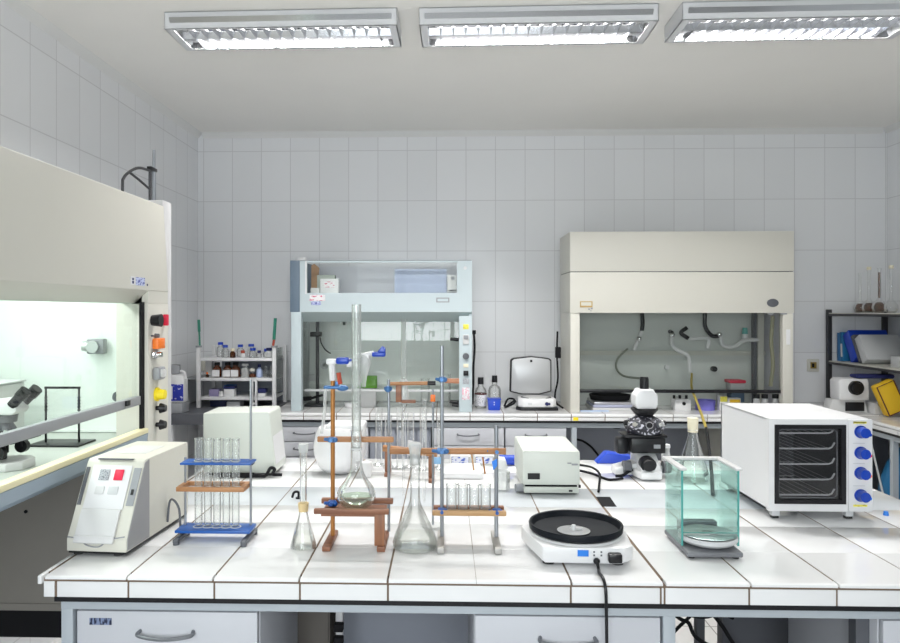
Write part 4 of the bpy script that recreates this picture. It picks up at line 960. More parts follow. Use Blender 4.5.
# bench right corner: white instrument, cases
t = thing('colorimeter', 'white instrument with a big round black lens under the dark shelf', 'instrument', (2.36, 4.42, BT))
obj('stand', MB().prism([(2.24, BT+.0005), (2.47, BT+.0005), (2.45, .90), (2.26, .90)], 'Y', 4.38, 4.46, 0, .003), 'offwhite', t)
obj('body', MB().prism([(2.285, .9005), (2.46, .9005), (2.458, 1.00), (2.45, 1.029), (2.30, 1.029), (2.283, 1.015)], 'Y', 4.345, 4.46, 0, .010), 'white', t)
obj('lens', MB().cyl((2.375, 4.3445, .975), (2.375, 4.325, .975), .042).cyl((2.375, 4.325, .975), (2.375, 4.315, .975), .033, .030), 'black', t)
obj('screen', MB().box(2.335, 2.445, 4.372, 4.3798, .832, .885, 0, .002), 'black', t)
t.location.x += .055; t.location.y += .0
single('carton', MB().box(2.53, 2.64, 4.32, 4.42, BT+.0005, .885, 0, .002), 'offwhite', (2.585, 4.35, BT), 'low white box between the lens instrument and the yellow case', 'box')
def case(x, y, lean, label, w=.13, h=.20):
    c = thing('carry_case', label, 'case', (x, y, BT+.0005), 0, 'yellow soft cases')
    rot = Matrix.Rotation(math.radians(lean), 4, 'Y')
    obj('body', MB().box(0, w, 0, .06, 0.0, h, 0, .012, rot=rot), 'yellowcase', c, local=True)
    e = MB()
    P = [(.006, -.001, .006), (w-.006, -.001, .006), (w-.006, -.001, h-.006), (.006, -.001, h-.006), (.006, -.001, .006)]
    e.tube(P, .0035, 6, smooth=False); e.bm.transform(rot)
    obj('piping', e, 'maroon', c, local=True)
    c.location.z += max(0, math.sin(math.radians(lean)))*w
    return c
c = case(2.54, 4.20, -24, 'yellow soft case with maroon piping leaning against the white box', .115, .19)
c = case(2.70, 4.23, -8, 'second yellow soft case at the right, lower on the bench', .11, .135)
single('pouch', MB().box(2.44, 2.66, 4.34, 4.43, 1.0295, 1.053, 0, .01), 'navy', (2.55, 4.38, 1.03), 'navy pouch lying across the lens instrument and yellow case', 'pouch')
single('triangle_ruler', MB().prism([(2.59, .8855), (2.63, .8855), (2.605, .94), (2.582, .985)], 'Y', 4.36, 4.37), 'yellowcase', (2.57, 4.36, .885), 'small yellow wedge behind the leaning yellow case', 'wedge')
t = thing('wall_socket', 'brass fronted wall socket beside the cream hood', 'socket', (2.459, 4.899, 1.07))
obj('plate', MB().box(2.42, 2.498, 4.889, 4.8995, 1.025, 1.108, 0, .002), 'cream', t)
obj('switch', MB().box(2.44, 2.478, 4.884, 4.8888, 1.046, 1.088).box(2.447, 2.463, 4.882, 4.8842, 1.054, 1.08, 1), [mat('brass', (.45, .32, .10), .35, .8), 'black'], t)
single('notepad', MB().box(2.70, 2.84, 3.95, 4.13, BT+.0005, BT+.012, 0, .002), 'lgrey', (2.77, 4.04, BT), 'grey pad lying on the right bench', 'pad')

# ------------------------------------------------------------------ instruments on the island
# paddle blender on the left: sloping white front, grey cheek
pb = thing('laboratory_blender', 'cream lab blender with a sloping white front and red button', 'lab blender', (-.873, 1.95, BT))
X0, X1 = -.952, -.796
b = MB()
b.prism([(1.779, .832), (1.779, .862), (1.872, 1.036), (1.880, 1.043), (2.132, 1.043), (2.138, 1.037), (2.138, .832)], 'X', X0, X1, 0, .003)
b.box(X0+.003, X1-.002, 1.784, 2.134, BT+.0065, .832, 1)
obj('body', b, ['cream', 'black'], pb)
obj('cheek', MB().prism([(1.783, .836), (1.783, .864), (1.874, 1.035), (1.896, 1.040), (1.896, .836)], 'X', X1, X1+.0015), mat('cheek_grey', (.33, .33, .34), .5, var=.03), pb)
for x in (X0+.02, X1-.03):
    for y in (1.80, 2.10): obj('foot', MB().cyl((x, y, BT+.0003), (x, y, BT+.0065), .012), 'rubber', pb)
# features on the sloping face: u across, v along the slope from the lower edge
sl = Vector((0, .093, .174)).normalized(); nn = Vector((0, -.174, .093)).normalized()
def slope_box(u0, u1, v0, v1, d0, d1, m=0, mb=None, bev=.0):
    mb = mb or MB()
    rot = Matrix.Translation((0, 1.779, .862)) @ Matrix(((1, 0, 0, 0), (0, sl.y, nn.y, 0), (0, sl.z, nn.z, 0), (0, 0, 0, 1)))
    mb.box(u0, u1, v0, v1, d0, d1, m, bev, rot=rot); return mb
fp = obj('front_panel', slope_box(X0+.022, X1-.028, .075, .188, .0005, .004, 0, None, .001), 'white', pb)
obj('button', slope_box(-.906, -.880, .148, .176, .0045, .0075, 0, None, .001), 'lab_grey', fp)['label'] = 'grey patterned button'
obj('button', slope_box(-.866, -.842, .148, .176, .0045, .0075, 0, None, .001), 'red', fp)['label'] = 'red button'
obj('indicator', slope_box(-.908, -.884, .112, .132, .0045, .0060, 0, None, .0005), 'offwhite', fp)
obj('indicator', slope_box(-.873, -.847, .112, .132, .0045, .0060, 0, None, .0005), 'lgrey', fp)
obj('side_slot', slope_box(X0+.004, X0+.013, .085, .182, .0005, .003), 'dgrey', pb)
ss = obj('side_slot', slope_box(X1-.022, X1-.003, .085, .182, .0005, .003), 'mgrey', pb)
obj('lock', slope_box(X1-.015, X1-.009, .112, .126, .0035, .006), 'black', ss)
dm = MB(); slope_box(X0+.022, X1-.030, -.010, .0745, .0005, .009, 0, dm, .003)
dm.prism([(X0+.022, .8655), (X0+.05, .8635), (X0+.06, .853), (X1-.07, .853), (X1-.058, .8635), (X1-.030, .8655), (X1-.030, .874), (X0+.022, .874)], 'Y', 1.7715, 1.786, 0, .002)
do = obj('door', dm, 'offwhite', pb)
obj('door_seam', MB().tube([(X0+.004, 1.7775, .868), (X0+.035, 1.7765, .864), (X0+.055, 1.7745, .850), (X0+.08, 1.7735, .846), (X1-.062, 1.7745, .850), (X1-.048, 1.7765, .863), (X1-.004, 1.7775, .872)], .0018, 6), 'mgrey', pb)
obj('top_line', MB().box(X0+.03, X1-.03, 1.8685, 1.879, 1.0420, 1.0446, 0, .001), 'dgrey', pb)
obj('top_plate', MB().box(X0+.03, X1-.035, 1.95, 2.06, 1.0432, 1.0440), 'offwhite', pb)
obj('cord', MB().tube([(X1+.002, 2.0, .845), (X1+.008, 2.0, .90), (X1+.025, 1.99, .908), (X1+.042, 1.985, .885), (X1+.048, 1.98, .84), (X1+.050, 1.98, BT+.004), (X1+.035, 2.06, BT+.004)], .0032), 'dgrey', pb)
pb.rotation_euler.z = math.radians(-4); pb.location.x += .020; pb.location.y -= .018
# second blender, turned to face right
t = thing('laboratory_blender', 'cream lab blender seen from its side, behind the blue test tube rack', 'lab blender', (-.76, 2.73, BT))
b = MB(); b.prism([(-.895, .832), (-.895, 1.052), (-.655, 1.058), (-.648, 1.052), (-.628, .86), (-.628, .832)], 'Y', 2.635, 2.815, 0, .004)
obj('body', b, 'cream3', t)
obj('plinth', MB().box(-.885, -.632, 2.642, 2.808, BT+.010, .8318), 'black', t)
for x in (-.87, -.65):
    for y in (2.66, 2.79): obj('foot', MB().cyl((x, y, BT+.0003), (x, y, BT+.0098), .010), 'rubber', t)
obj('front_panel', MB().prism([(-.6495, 1.04), (-.6482, 1.04), (-.6262, .862), (-.6275, .862)], 'Y', 2.65, 2.80), 'white', t)
single('cable', MB().tube([(-.74, 2.615, BT+.008), (-.68, 2.61, BT+.008), (-.655, 2.61, BT+.010), (-.640, 2.615, BT+.035), (-.625, 2.62, BT+.03), (-.632, 2.62, BT+.012), (-.60, 2.63, BT+.008)], .006).cyl((-.83, 2.615, BT+.010), (-.70, 2.612, BT+.010), .009), 'blackm', (-.7, 2.61, BT), 'black plug and cord lying in front of the second lab blender', 'cord')
# white rounded centrifuge
t = thing('centrifuge', 'white round bodied centrifuge behind the wooden flask stand', 'centrifuge', (-.375, 2.72, BT))
b = MB(); b.lathe([(0, .004), (.055, .004), (.080, .025), (.096, .07), (.098, .10), (.090, .145), (.078, .172), (0, .176)], (-.385, 2.72, BT), 36)
b.box(-.372, -.290, 2.66, 2.80, .87, 1.000, 0, .010)
obj('body', b, 'white', t)
obj('lid', MB().box(-.43, -.288, 2.66, 2.80, .984, 1.006, 0, .008), 'white', t)
obj('side_cup', MB().lathe([(0, .0005), (.018, .0005), (.024, .03), (.022, .055), (0, .062)], (-.275, 2.64, BT), 20), 'offwhite', t)
for k in range(3): obj('foot', MB().cyl((-.385+.04*math.cos(k*2.1), 2.72+.04*math.sin(k*2.1), BT+.0003), (-.385+.04*math.cos(k*2.1), 2.72+.04*math.sin(k*2.1), BT+.005), .009), 'rubber', t)
t.location.x -= .016
# cream instrument box
t = thing('heating_block', 'cream instrument box with a small black display behind the stirrer', 'instrument', (.35, 2.54, BT))
obj('base', MB().box(.262, .443, 2.405, 2.68, BT+.004, .845, 0, .003), 'cream3', t)
for x in (.28, .425):
    for y in (2.43, 2.65): obj('foot', MB().cyl((x, y, BT+.0003), (x, y, BT+.0042), .010), 'rubber', t)
ub = obj('upper_case', MB().box(.256, .446, 2.398, 2.685, .852, .966, 0, .007), 'cream3', t)
obj('gap', MB().box(.266, .438, 2.41, 2.675, .845, .853), 'blackm', t)
obj('display', MB().box(.273, .313, 2.3955, 2.3985, .872, .892), 'black', ub)
obj('emblem', MB().box(.404, .417, 2.396, 2.3985, .924, .928).box(.418, .438, 2.396, 2.3985, .919, .925), 'mgrey', ub)
obj('vent', MB().box(.30, .375, 2.45, 2.56, .9655, .9668), mat('vent_grey', (.66, .68, .66), .5), ub)
obj('button', MB().box(.41, .422, 2.403, 2.4055, .830, .836), 'black', t)
obj('latch', MB().box(.440, .447, 2.392, 2.399, .846, .855), 'black', t)
obj('side_knob', MB().cyl((.2615, 2.43, .836), (.236, 2.425, .836), .014), 'mgrey', t)
single('cable', MB().tube([(.50, 2.86, BT+.006), (.545, 2.83, BT+.006), (.556, 2.72, BT+.02), (.553, 2.60, BT+.025), (.530, 2.50, BT+.008), (.512, 2.425, BT+.006)], .0042), 'blackm', (.54, 2.65, BT), 'black cord hooping over the bench right of the cream instrument', 'cord')
single('cable', MB().tube([(.5, 2.76, BT+.005), (.545, 2.70, BT+.005), (.58, 2.61, BT+.005), (.605, 2.60, BT+.006), (.625, 2.61, BT+.006), (.64, 2.62, BT+.006)], .0045), 'blackm', (.6, 2.65, BT), 'black cord running along the bench to the microscope', 'cord')
single('blue_tray', MB().prism([(.605, BT+.0005), (.80, BT+.0005), (.80, .838), (.665, .862), (.645, .862)], 'Y', 2.895, 2.955, 0, .002), 'brightblue', (.70, 2.93, BT), 'bright blue folder lying at the rear edge of the island by the microscope', 'folder')
# blue capped tube, packs, sheets at the rear of the island
t = thing('plastic_bottle', 'clear bottle with a bright blue cap lying beside the cream instrument', 'bottle', (.30, 2.85, BT))
obj('cap', MB().cyl((.215, 2.86, .840), (.275, 2.86, .840), .0195), 'brightblue', t)
obj('body', MB().cyl((.2755, 2.86, .838), (.37, 2.86, .838), .0175), 'sash', t)
for k, (x, y, lab) in enumerate([(.06, 2.88, 'flat blue printed plastic pack behind the orange bar, left one'), (.155, 2.88, 'flat blue printed plastic pack behind the orange bar, right one')]):
    t = thing('sachet', lab, 'packet', (x, y, BT+.0005))
    obj('pack', MB().box(-.042, .042, -.05, .05, 0, .042, 0, .012), 'glassw', t, local=True)
    obj('print', MB().box(-.035, .03, -.0512, -.0503, .012, .036, 0, 0), sign_mat('label_pack_%d' % k, (.70, .72, .82), (.06, .12, .50), 120, 60, .52), t, local=True)
t = thing('foam_tray', 'white sheet tray lying behind the metal tube stand', 'tray', (.06, 2.70, BT+.0005))
obj('tray', MB().box(-.07, .075, -.09, .09, 0, .022, 0, .006), 'white', t, local=True)
t = thing('petri_stack', 'white plastic plate propped beside the cream instrument', 'plate', (.205, 2.62, BT+.0005))
obj('plate', MB().prism([(-.03, .0), (.03, .0), (.012, .075), (-.02, .078)], 'Y', -.03, .03, 0, .004), 'white', t, local=True)
t = thing('glass_dish', 'clear glass dish behind the metal tube stand, left of the cream instrument', 'dish', (.195, 2.475, BT+.0005))
obj('dish', MB().lathe([(0, .001), (.024, .001), (.026, .004), (.026, .058), (.028, .062)], n=24), 'glassw', t, local=True)
for k, (x, y, lab) in enumerate([(.143, 2.60, 'brown wooden stick standing on the white tray, at its right'), (.105, 2.66, 'thin pale wooden stick on the white tray, left of the brown one')]):
    single('wooden_stick', MB().cyl((x, y, BT+.023 if 0 else BT+.0225), (x-.008, y+.01, BT+.082), .003, n=8), 'woodL' if k else 'brownrod', (x, y, BT+.0225), lab, 'stick')

# microscope seen from behind
mi = thing('microscope', 'white and black microscope standing behind the balance on the island', 'microscope', (.739, 2.70, BT+.0005), 0); mi.scale = (1, 1, .93)
b = MB()
b.prism([(-.04, -.105), (.035, -.105), (.055, -.03), (.055, .09), (-.055, .09), (-.055, -.03)], 'Z', .006, .036, 0, .006)
b.prism([(-.11, .032), (-.03, .055), (-.03, .006), (-.115, .006)], 'Y', -.03, .05, 0, .004)
b.prism([(.085, .028), (.03, .055), (.03, .006), (.082, .006)], 'Y', -.03, .05, 0, .004)
b.prism([(-.105, .010), (-.085, .060), (-.02, .098), (.07, .098), (.07, .010)], 'X', -.035, .035, 0, .006)
obj('base', b, 'white', mi, local=True)
obj('lamp_house', MB().cyl((-.010, -.095, .060), (-.010, -.06, .064), .028).cyl((-.010, -.105, .059), (-.010, -.094, .060), .021, .025), 'black', mi, local=True)
obj('arm', MB().prism([(.02, .098), (.07, .098), (.07, .20), (.0, .24), (-.01, .215), (.02, .18)], 'X', -.05, -.022, 0, .004), 'white', mi, local=True)
b = MB(); b.box(-.062, .062, -.06, .06, .098, .158, 0, .005); b.box(-.085, .07, -.055, .055, .158, .168, 0, .003); b.box(-.105, -.06, -.02, .04, .085, .150, 0, .012)
so = obj('stage', b, 'black', mi, local=True)
obj('label', MB().box(.018, .042, -.0612, -.0603, .118, .133), 'mgrey', mi, local=True)
for s in (-1, 1): obj('focus_knob', MB().cyl((s*.058, -.03, .040), (s*.085, -.03, .040), .024), 'dgrey', mi, local=True)
b = MB(); b.lathe([(0, .168), (.060, .170), (.070, .195), (.056, .222), (.03, .238), (0, .24)], n=32, sx=1.05)
obj('nosepiece', b, 'camo', mi, local=True)
for k in range(5):
    a = PI*1.05+k*PI*.9/4; c_ = Vector((.05*math.cos(a), .05*math.sin(a), .205)); d = Vector((math.cos(a), math.sin(a), .25)).normalized()
    obj('objective', MB().cyl(c_, c_+d*.020, .015, .014, n=18).cyl(c_+d*.020, c_+d*.028, .011, .009, n=18, m=1), ['dgrey' if k % 2 else 'chrome', 'chrome' if k % 2 else 'black'], mi, local=True)
obj('head_collar', MB().lathe([(0, .238), (.030, .238), (.049, .262), (.049, .268), (0, .268)], n=32), 'black', mi, local=True)
obj('head', MB().prism([(-.034, .2685), (.034, .2685), (.0405, .286), (.0405, .322), (.031, .333), (.025, .3452), (-.025, .3452), (-.031, .333), (-.0405, .322), (-.0405, .286)], 'Y', -.036, .036, 0, .004), 'white', mi, local=True)
obj('photo_tube', MB().cyl((0, 0, .3455), (0, 0, .386), .0165).cyl((0, 0, .386), (0, 0, .392), .0155, .014), 'black', mi, local=True)
obj('cord', MB().tube([(-.055, -.04, .03), (-.075, -.05, .022), (-.095, -.06, .012), (-.12, -.06, .0095)], .006), 'blackm', mi, local=True)
bottle('small clear vial with a white lid between the microscope and the flask', (.855, 2.82, BT+.0005), .016, .092, 'glassw', 'white', .012, .017, .014, name='vial', cat='vial')
def conical(loc, r, hc, H, nr, label, liquid=None, neckstop=None, lvl=.3, name='conical_flask'):
    t = thing(name, label, 'flask', loc)
    obj('body', MB().lathe([(0, .001), (r*.92, .001), (r, r*.12), (r*.98, r*.25), (nr*1.15, hc), (nr, hc+nr), (nr, H-.006), (nr*1.25, H)], n=36), 'glass', t, local=True)
    if liquid:
        hl = hc*lvl; rl = r*.98+(nr*1.15-r*.98)*(hl-r*.25)/(hc-r*.25)
        obj('liquid', MB().lathe([(0, .004), (r*.90, .004), (r*.95, r*.13), (r*.93, r*.25), (rl*.95, hl), (0, hl)], n=36), liquid, t, local=True)
    if neckstop: obj('stopper', neckstop, 'stopper', t, local=True)
    return t
conical((.888, 2.612, BT+.0005), .060, .155, .185, .016, 'conical flask of pale liquid with a cream stopper behind the balance', 'liquid', MB().cyl((0, 0, .175), (0, 0, .226), .0175, .019), .52)

# balance with glass draught shield
bl = thing('analytical_balance', 'small balance inside a teal glass draught shield at the right of the island', 'balance', (.668, 1.89, BT))
rz = 0
def R(mb): mb.bm.transform(RZ(rz, (.668, 1.89, 0))); return mb
b = MB(); b.box(.593, .729, 1.795, 1.985, BT+.005, .838, 0, .004); obj('base', R(b), mat('balance_grey', (.17, .175, .19), .45), bl)
for x in (.607, .715):
    for y in (1.81, 1.97): obj('foot', R(MB().cyl((x, y, BT+.0003), (x, y, BT+.0052), .008)), 'rubber', bl)
obj('pan_holder', R(MB().lathe([(0, .838), (.045, .838), (.066, .846), (.072, .852), (.072, .862), (0, .862)], (.668, 1.868, 0), 40)), 'lgrey', bl)
obj('pan', R(MB().lathe([(0, .8625), (.064, .8625), (.068, .865), (.066, .866), (0, .8655)], (.668, 1.868, 0), 40).lathe([(.012, .866), (.022, .866), (.022, .867), (.012, .867)], (.668, 1.868, 0), 24)), 'steel', bl)
obj('rear_block', R(MB().box(.625, .725, 1.955, 1.982, .8385, .868, 0, .003)), 'dgrey', bl)
zt0, zt1 = .8385, 1.028
def panel(x0, x1, y0, y1, nm='glass_panel', zb=.8385, front=False):
    zt0 = zb
    b = MB(); b.box(x0, x1, y0, y1, zt0, zt1)
    if x1-x0 < y1-y0:
        e = .0012; b.box(x0-.0003, x1+.0003, y0-.001, y0+e, zt0, zt1, 1)
    else:
        if front: b.box(x0, x1, y0-.0002, y1+.0002, zt0, zt0+.0012, 1)
    obj(nm, R(b), ['tealglass', 'teal'], bl)
panel(.594, .598, 1.845, 1.98); panel(.734, .738, 1.845, 1.98); panel(.5985, .7335, 1.844, 1.848, zb=.870, front=True); panel(.5985, .7335, 1.977, 1.981)
fr = MB(); fr.box(.588, .744, 1.966, 1.988, 1.0285, 1.036, 0, .003); fr.box(.588, .606, 1.836, 1.966, 1.0285, 1.036, 0, .003); fr.box(.726, .744, 1.836, 1.966, 1.0285, 1.036, 0, .003)
obj('top_frame', R(fr), 'offwhite', bl)
bl.location += Vector((.001, -.010, 0))

# convection oven
ov = thing('convection_oven', 'white convection oven with four blue knobs at the right of the island', 'oven', (1.10, 2.32, BT))
XO0, XO1, YO0, YO1, ZO0, ZO1 = .946, 1.244, 2.135, 2.50, .845, 1.114
b = MB()
b.box(XO0, XO0+.006, YO0+.02, YO1, ZO0, ZO1); b.box(XO1-.07, XO1-.0006, YO0+.012, YO1-.001, ZO0+.001, ZO1-.0012, 0, .002)
b.box(XO0, XO1, YO0+.02, YO1, ZO1-.006, ZO1, 0, .002); b.box(XO0, XO1, YO0+.02, YO1, ZO0, ZO0+.006); b.box(XO0, XO1, YO1-.006, YO1, ZO0, ZO1)
obj('body', b, 'white', ov)
dx0, dx1, dz0, dz1 = .962, 1.168, .866, 1.098
b = MB(); b.quadring(XO0, XO1-.071, ZO0, ZO1, dx0, dx1, dz0, dz1, YO0, YO0+.0195)
obj('front_frame', b, 'white', ov)
b = MB(); b.box(dx0, dx0+.003, YO0+.02, YO1-.05, dz0, dz1); b.box(dx1-.003, dx1, YO0+.02, YO1-.05, dz0, dz1); b.box(dx0, dx1, YO1-.053, YO1-.05, dz0, dz1); b.box(dx0, dx1, YO0+.02, YO1-.05, dz0-.003, dz0); b.box(dx0, dx1, YO0+.02, YO1-.05, dz1, dz1+.003)
obj('cavity', b, mat('cavity_grey', (.16, .16, .165), .4, .0, var=.2, scale=8), ov)
b = MB(); b.quadring(dx0+.0005, dx1-.0005, dz0+.0005, dz1-.0005, dx0+.012, dx1-.014, dz0+.012, dz1-.012, YO0-.002, YO0+.016)
dr = obj('door', b, 'black', ov)
obj('door_glass', MB().box(dx0+.012, dx1-.014, YO0+.003, YO0+.006, dz0+.012, dz1-.012), 'ovenglass', dr)
obj('door_gasket', MB().tube([(dx0+.018, YO0+.012, dz0+.022), (dx0+.026, YO0+.012, dz0+.016), (dx1-.028, YO0+.012, dz0+.016), (dx1-.020, YO0+.012, dz0+.024), (dx1-.020, YO0+.012, dz1-.024), (dx1-.028, YO0+.012, dz1-.016), (dx0+.026, YO0+.012, dz1-.016), (dx0+.018, YO0+.012, dz1-.022), (dx0+.018, YO0+.012, dz0+.022)], .0018, 6, smooth=False), 'mgrey', dr)
for k in range(5):
    z = .888+k*.0455
    r = MB()
    r.tube([(dx0+.012, YO0+.021, z+.006), (dx0+.018, YO0+.021, z), (dx1-.040, YO0+.021, z), (dx1-.030, YO0+.021, z+.004), (dx1-.022, YO0+.021, z+.018)], .0028, 6, smooth=False)
    r.tube([(dx0+.02, YO0+.27, z), (dx1-.02, YO0+.27, z)], .0012, 6, smooth=False)
    for q in range(7): r.cyl((dx0+.02+q*.025, YO0+.021, z), (dx0+.02+q*.025, YO0+.27, z), .0007, n=6)
    obj('shelf_rack', r, 'rackwire', ov)
cp = MB(); cp.prism([(XO1-.0695, ZO0), (XO1, ZO0), (XO1, ZO1), (XO1-.0695, ZO1)], 'Y', YO0-.001, YO0+.0115, 0, .003)
cpo = obj('control_panel', cp, 'white', ov)
for k, z in enumerate((.893, .958, 1.017, 1.078)):
    x = XO1-.035
    kb = MB(); kb.cyl((x, YO0-.0012, z), (x, YO0-.005, z), .0185); kb.cyl((x, YO0-.005, z), (x, YO0-.028, z), .0160, .0145); kb.box(x-.003, x+.003, YO0-.029, YO0-.027, z-.002, z+.014)
    o = obj('knob', kb, 'knob', cpo)
    m = ['dial', 'orange', 'red', 'knob'][k]
    obj('lamp', MB().cyl((x+.024, YO0-.0012, z-.008), (x+.024, YO0-.008, z-.008), .005), m, cpo)
    obj('print', MB().box(x-.022, x+.012, YO0-.0016, YO0-.0011, z+.0265, z+.029), 'lgrey', cpo)
obj('sticker', MB().box(XO1-.056, XO1-.018, YO0-.0016, YO0-.0011, 1.102, 1.108), 'lab_yellow', cpo)
obj('sticker', MB().box(XO1-.056, XO1-.016, YO0-.0016, YO0-.0011, .860, .866), 'lab_yellow', cpo)
for x in (XO0+.025, XO1-.06):
    for y in (YO0+.02, YO1-.03): obj('foot', MB().box(x-.011, x+.011, y-.01, y+.01, BT+.008, ZO0, 0, .001).box(x-.009, x+.009, y-.008, y+.008, BT+.0003, BT+.008, 1), ['lgrey', 'rubber'], ov)
single('blue_cap', MB().cyl((1.315, 2.19, BT+.0004), (1.315, 2.19, BT+.012), .008, .006), 'dial', (1.315, 2.19, BT), 'tiny blue bottle cap lying on the tiles right of the oven', 'bottle cap')  # small bottle cap standing for a blue spot beside the control panel

# magnetic stirrer
sr = thing('magnetic_stirrer', 'white stirrer with a round black dish and blue display in front on the island', 'stirrer', (.335, 1.865, BT))
P = [(.231, 1.740), (.425, 1.735), (.449, 1.755), (.463, 1.89), (.42, 1.985), (.25, 1.995), (.198, 1.91), (.203, 1.87)]
b = MB(); b.prism(P, 'Z', .833, .868, 0, .005)
cx, cy = .328, 1.865
Pi = [(cx+(u-cx)*.93, cy+(v-cy)*.93) for u, v in P]; b.prism(Pi, 'Z', .827, .833, 0, .002)
b.lathe([(0, .868), (.116, .868), (.112, .872), (0, .872)], (.331, 1.858, 0), 48)
obj('housing', b, 'white', sr)
obj('dish', MB().lathe([(0, .8725), (.108, .8725), (.1165, .878), (.118, .890), (.1165, .893), (.112, .892), (.106, .878), (.070, .8765), (0, .876)], (.331, 1.858, 0), 56), 'dish', sr)
obj('disc', MB().lathe([(0, .8768), (.030, .8778), (.040, .8785), (.041, .8795), (.030, .8800), (0, .8802)], (.322, 1.835, 0), 40), 'steel', sr)
obj('stir_bar', MB().cyl((.322, 1.835, .880), (.322, 1.835, .893), .008, .005).box(.312, .345, 1.833, 1.838, .882, .886), 'white', sr)
u = Vector((.194, -.005, 0)).normalized(); n_ = Vector((-.005, -.194, 0)).normalized()
def face_rot(d): return Matrix.Translation(Vector((.231, 1.740, 0))+u*d) @ Matrix(((u.x, -n_.x, 0, 0), (u.y, -n_.y, 0, 0), (0, 0, 1, 0), (0, 0, 0, 1)))
obj('display', MB().box(0, .026, -.0015, -.0002, .847, .862, rot=face_rot(.083)), 'dial', sr)
b = MB()
for dx in (.122, .139):
    for z in (.850, .858): b.box(dx-.002, dx+.002, -.001, -.0002, z-.002, z+.002, rot=face_rot(0))
obj('indicator', b, 'dgrey', sr)
obj('plug', MB().box(.153, .185, -.020, -.0003, .837, .859, 0, .004, rot=face_rot(0)), 'black', sr)
c0 = face_rot(0) @ Vector((.127, 0, .838))
obj('cord', MB().tube([c0+n_*.0005, c0+n_*.014+Vector((0, 0, -.003)), c0+n_*.026+Vector((.001, 0, -.012)), (c0.x-.003, 1.69, BT+.0055), (c0.x-.002, 1.655, BT+.0065), (c0.x-.001, 1.637, .816), (c0.x, 1.632, .795), (c0.x+.001, 1.632, .74), (c0.x+.004, 1.63, .60), (c0.x+.02, 1.62, .2), (c0.x+.03, 1.60, .006)], .0038).ball(c0+n_*.006, .008), 'black', sr)
for x, y in ((.25, 1.77), (.415, 1.768), (.26, 1.96), (.41, 1.95)): obj('foot', MB().cyl((x, y, BT+.0003), (x, y, .8275), .014), 'rubber', sr)

sr.location.y -= .016
# ------------------------------------------------------------------ glassware and stands on the island
# blue and wood test tube rack
tr = thing('test_tube_rack', 'test tube rack with blue shelves and an orange wood shelf at the left', 'rack', (-.617, 1.905, BT))
ang = 0
for (x, y0, y1) in ((-.702, 1.85, 1.945), (-.522, 1.842, 1.962)):
    obj('foot', MB().box(x-.007, x+.007, y0, y1, BT+.006, BT+.016, 0, .002).cyl((x, y0+.008, BT+.0003), (x, y0+.008, BT+.008), .008).cyl((x, y1-.008, BT+.0003), (x, y1-.008, BT+.008), .008), 'dgrey', tr)
def plate(name, z, m, x0, x1, h, y0=1.878, y1=1.938, rim=False):
    b = MB(); n = 5; xs_ = [-.660+i*.0250 for i in range(n)]
    if rim:
        b.box(x0, x1, y0, y0+.010, z, z+h, 0, .001); b.box(x0, x1, y1-.010, y1, z, z+h, 0, .001); b.box(x0, x0+.012, y0+.01, y1-.01, z, z+h); b.box(x1-.012, x1, y0+.01, y1-.01, z, z+h)
        for i in range(n-1): b.box((xs_[i]+xs_[i+1])/2-.0015, (xs_[i]+xs_[i+1])/2+.0015, y0+.01, y1-.01, z, z+h*.5)
    else:
        b.box(x0, x1, y0, 1.8945, z, z+h, 0, .001); b.box(x0, x1, 1.9215, y1, z, z+h, 0, .001); b.box(x0, xs_[0]-.0115, 1.8945, 1.9215, z, z+h); b.box(xs_[-1]+.0115, x1, 1.8945, 1.9215, z, z+h)
        for i in range(n-1): b.box(xs_[i]+.0115, xs_[i+1]-.0115, 1.8945, 1.9215, z, z+h)
    return obj(name, b, m, tr)
plate('upper_shelf', 1.024, 'blue', -.700, -.512, .005)
plate('wooden_shelf', .955, 'woodX', -.708, -.528, .012, 1.872, 1.944, True)
bsh = MB(); bsh.box(-.712, -.513, 1.872, 1.944, .845, .853, 0, .002)
obj('lower_shelf', bsh, 'blue', tr)
seat = MB()
for i in range(5):
    seat.lathe([(.0115, .8529), (.0145, .8529), (.0145, .8545), (.0115, .8545)], (-.660+i*.0250, 1.908, 0), 20)
    seat.lathe([(.0108, 1.0288), (.0122, 1.0288), (.0122, 1.0305), (.0108, 1.0305)], (-.660+i*.0250, 1.908, 0), 20)
obj('tube_seat', seat, 'lgrey', tr)
obj('rod', MB().cyl((-.702, 1.925, BT+.015), (-.702, 1.925, 1.035), .0032, n=10), 'rod', tr)
obj('rod', MB().cyl((-.524, 1.925, BT+.015), (-.524, 1.925, 1.245), .0032, n=10), 'rod', tr)
obj('clip', MB().box(-.535, -.516, 1.915, 1.940, 1.016, 1.0235, 0, .002), 'black', tr)
tt = None
for i in range(5):
    loc = (-.660+i*.0250, 1.908, .8536)
    if tt is None:
        tt = thing('test_tube', 'empty clear test tube standing in the blue and wood rack', 'test tube', loc, 0, 'test tubes in the blue and wood rack')
        obj('tube', MB().lathe([(0, .0005), (.006, .002), (.0095, .008), (.0102, .016), (.0102, .232), (.0118, .236), (.011, .236), (.0095, .230)], n=24), 'glassh', tt, local=True)
    else: dup(tt, loc)
tt2 = None
for i in range(4):
    loc = (-.668+i*.0305, 1.9305 if 0 else 1.958, BT+.0005)
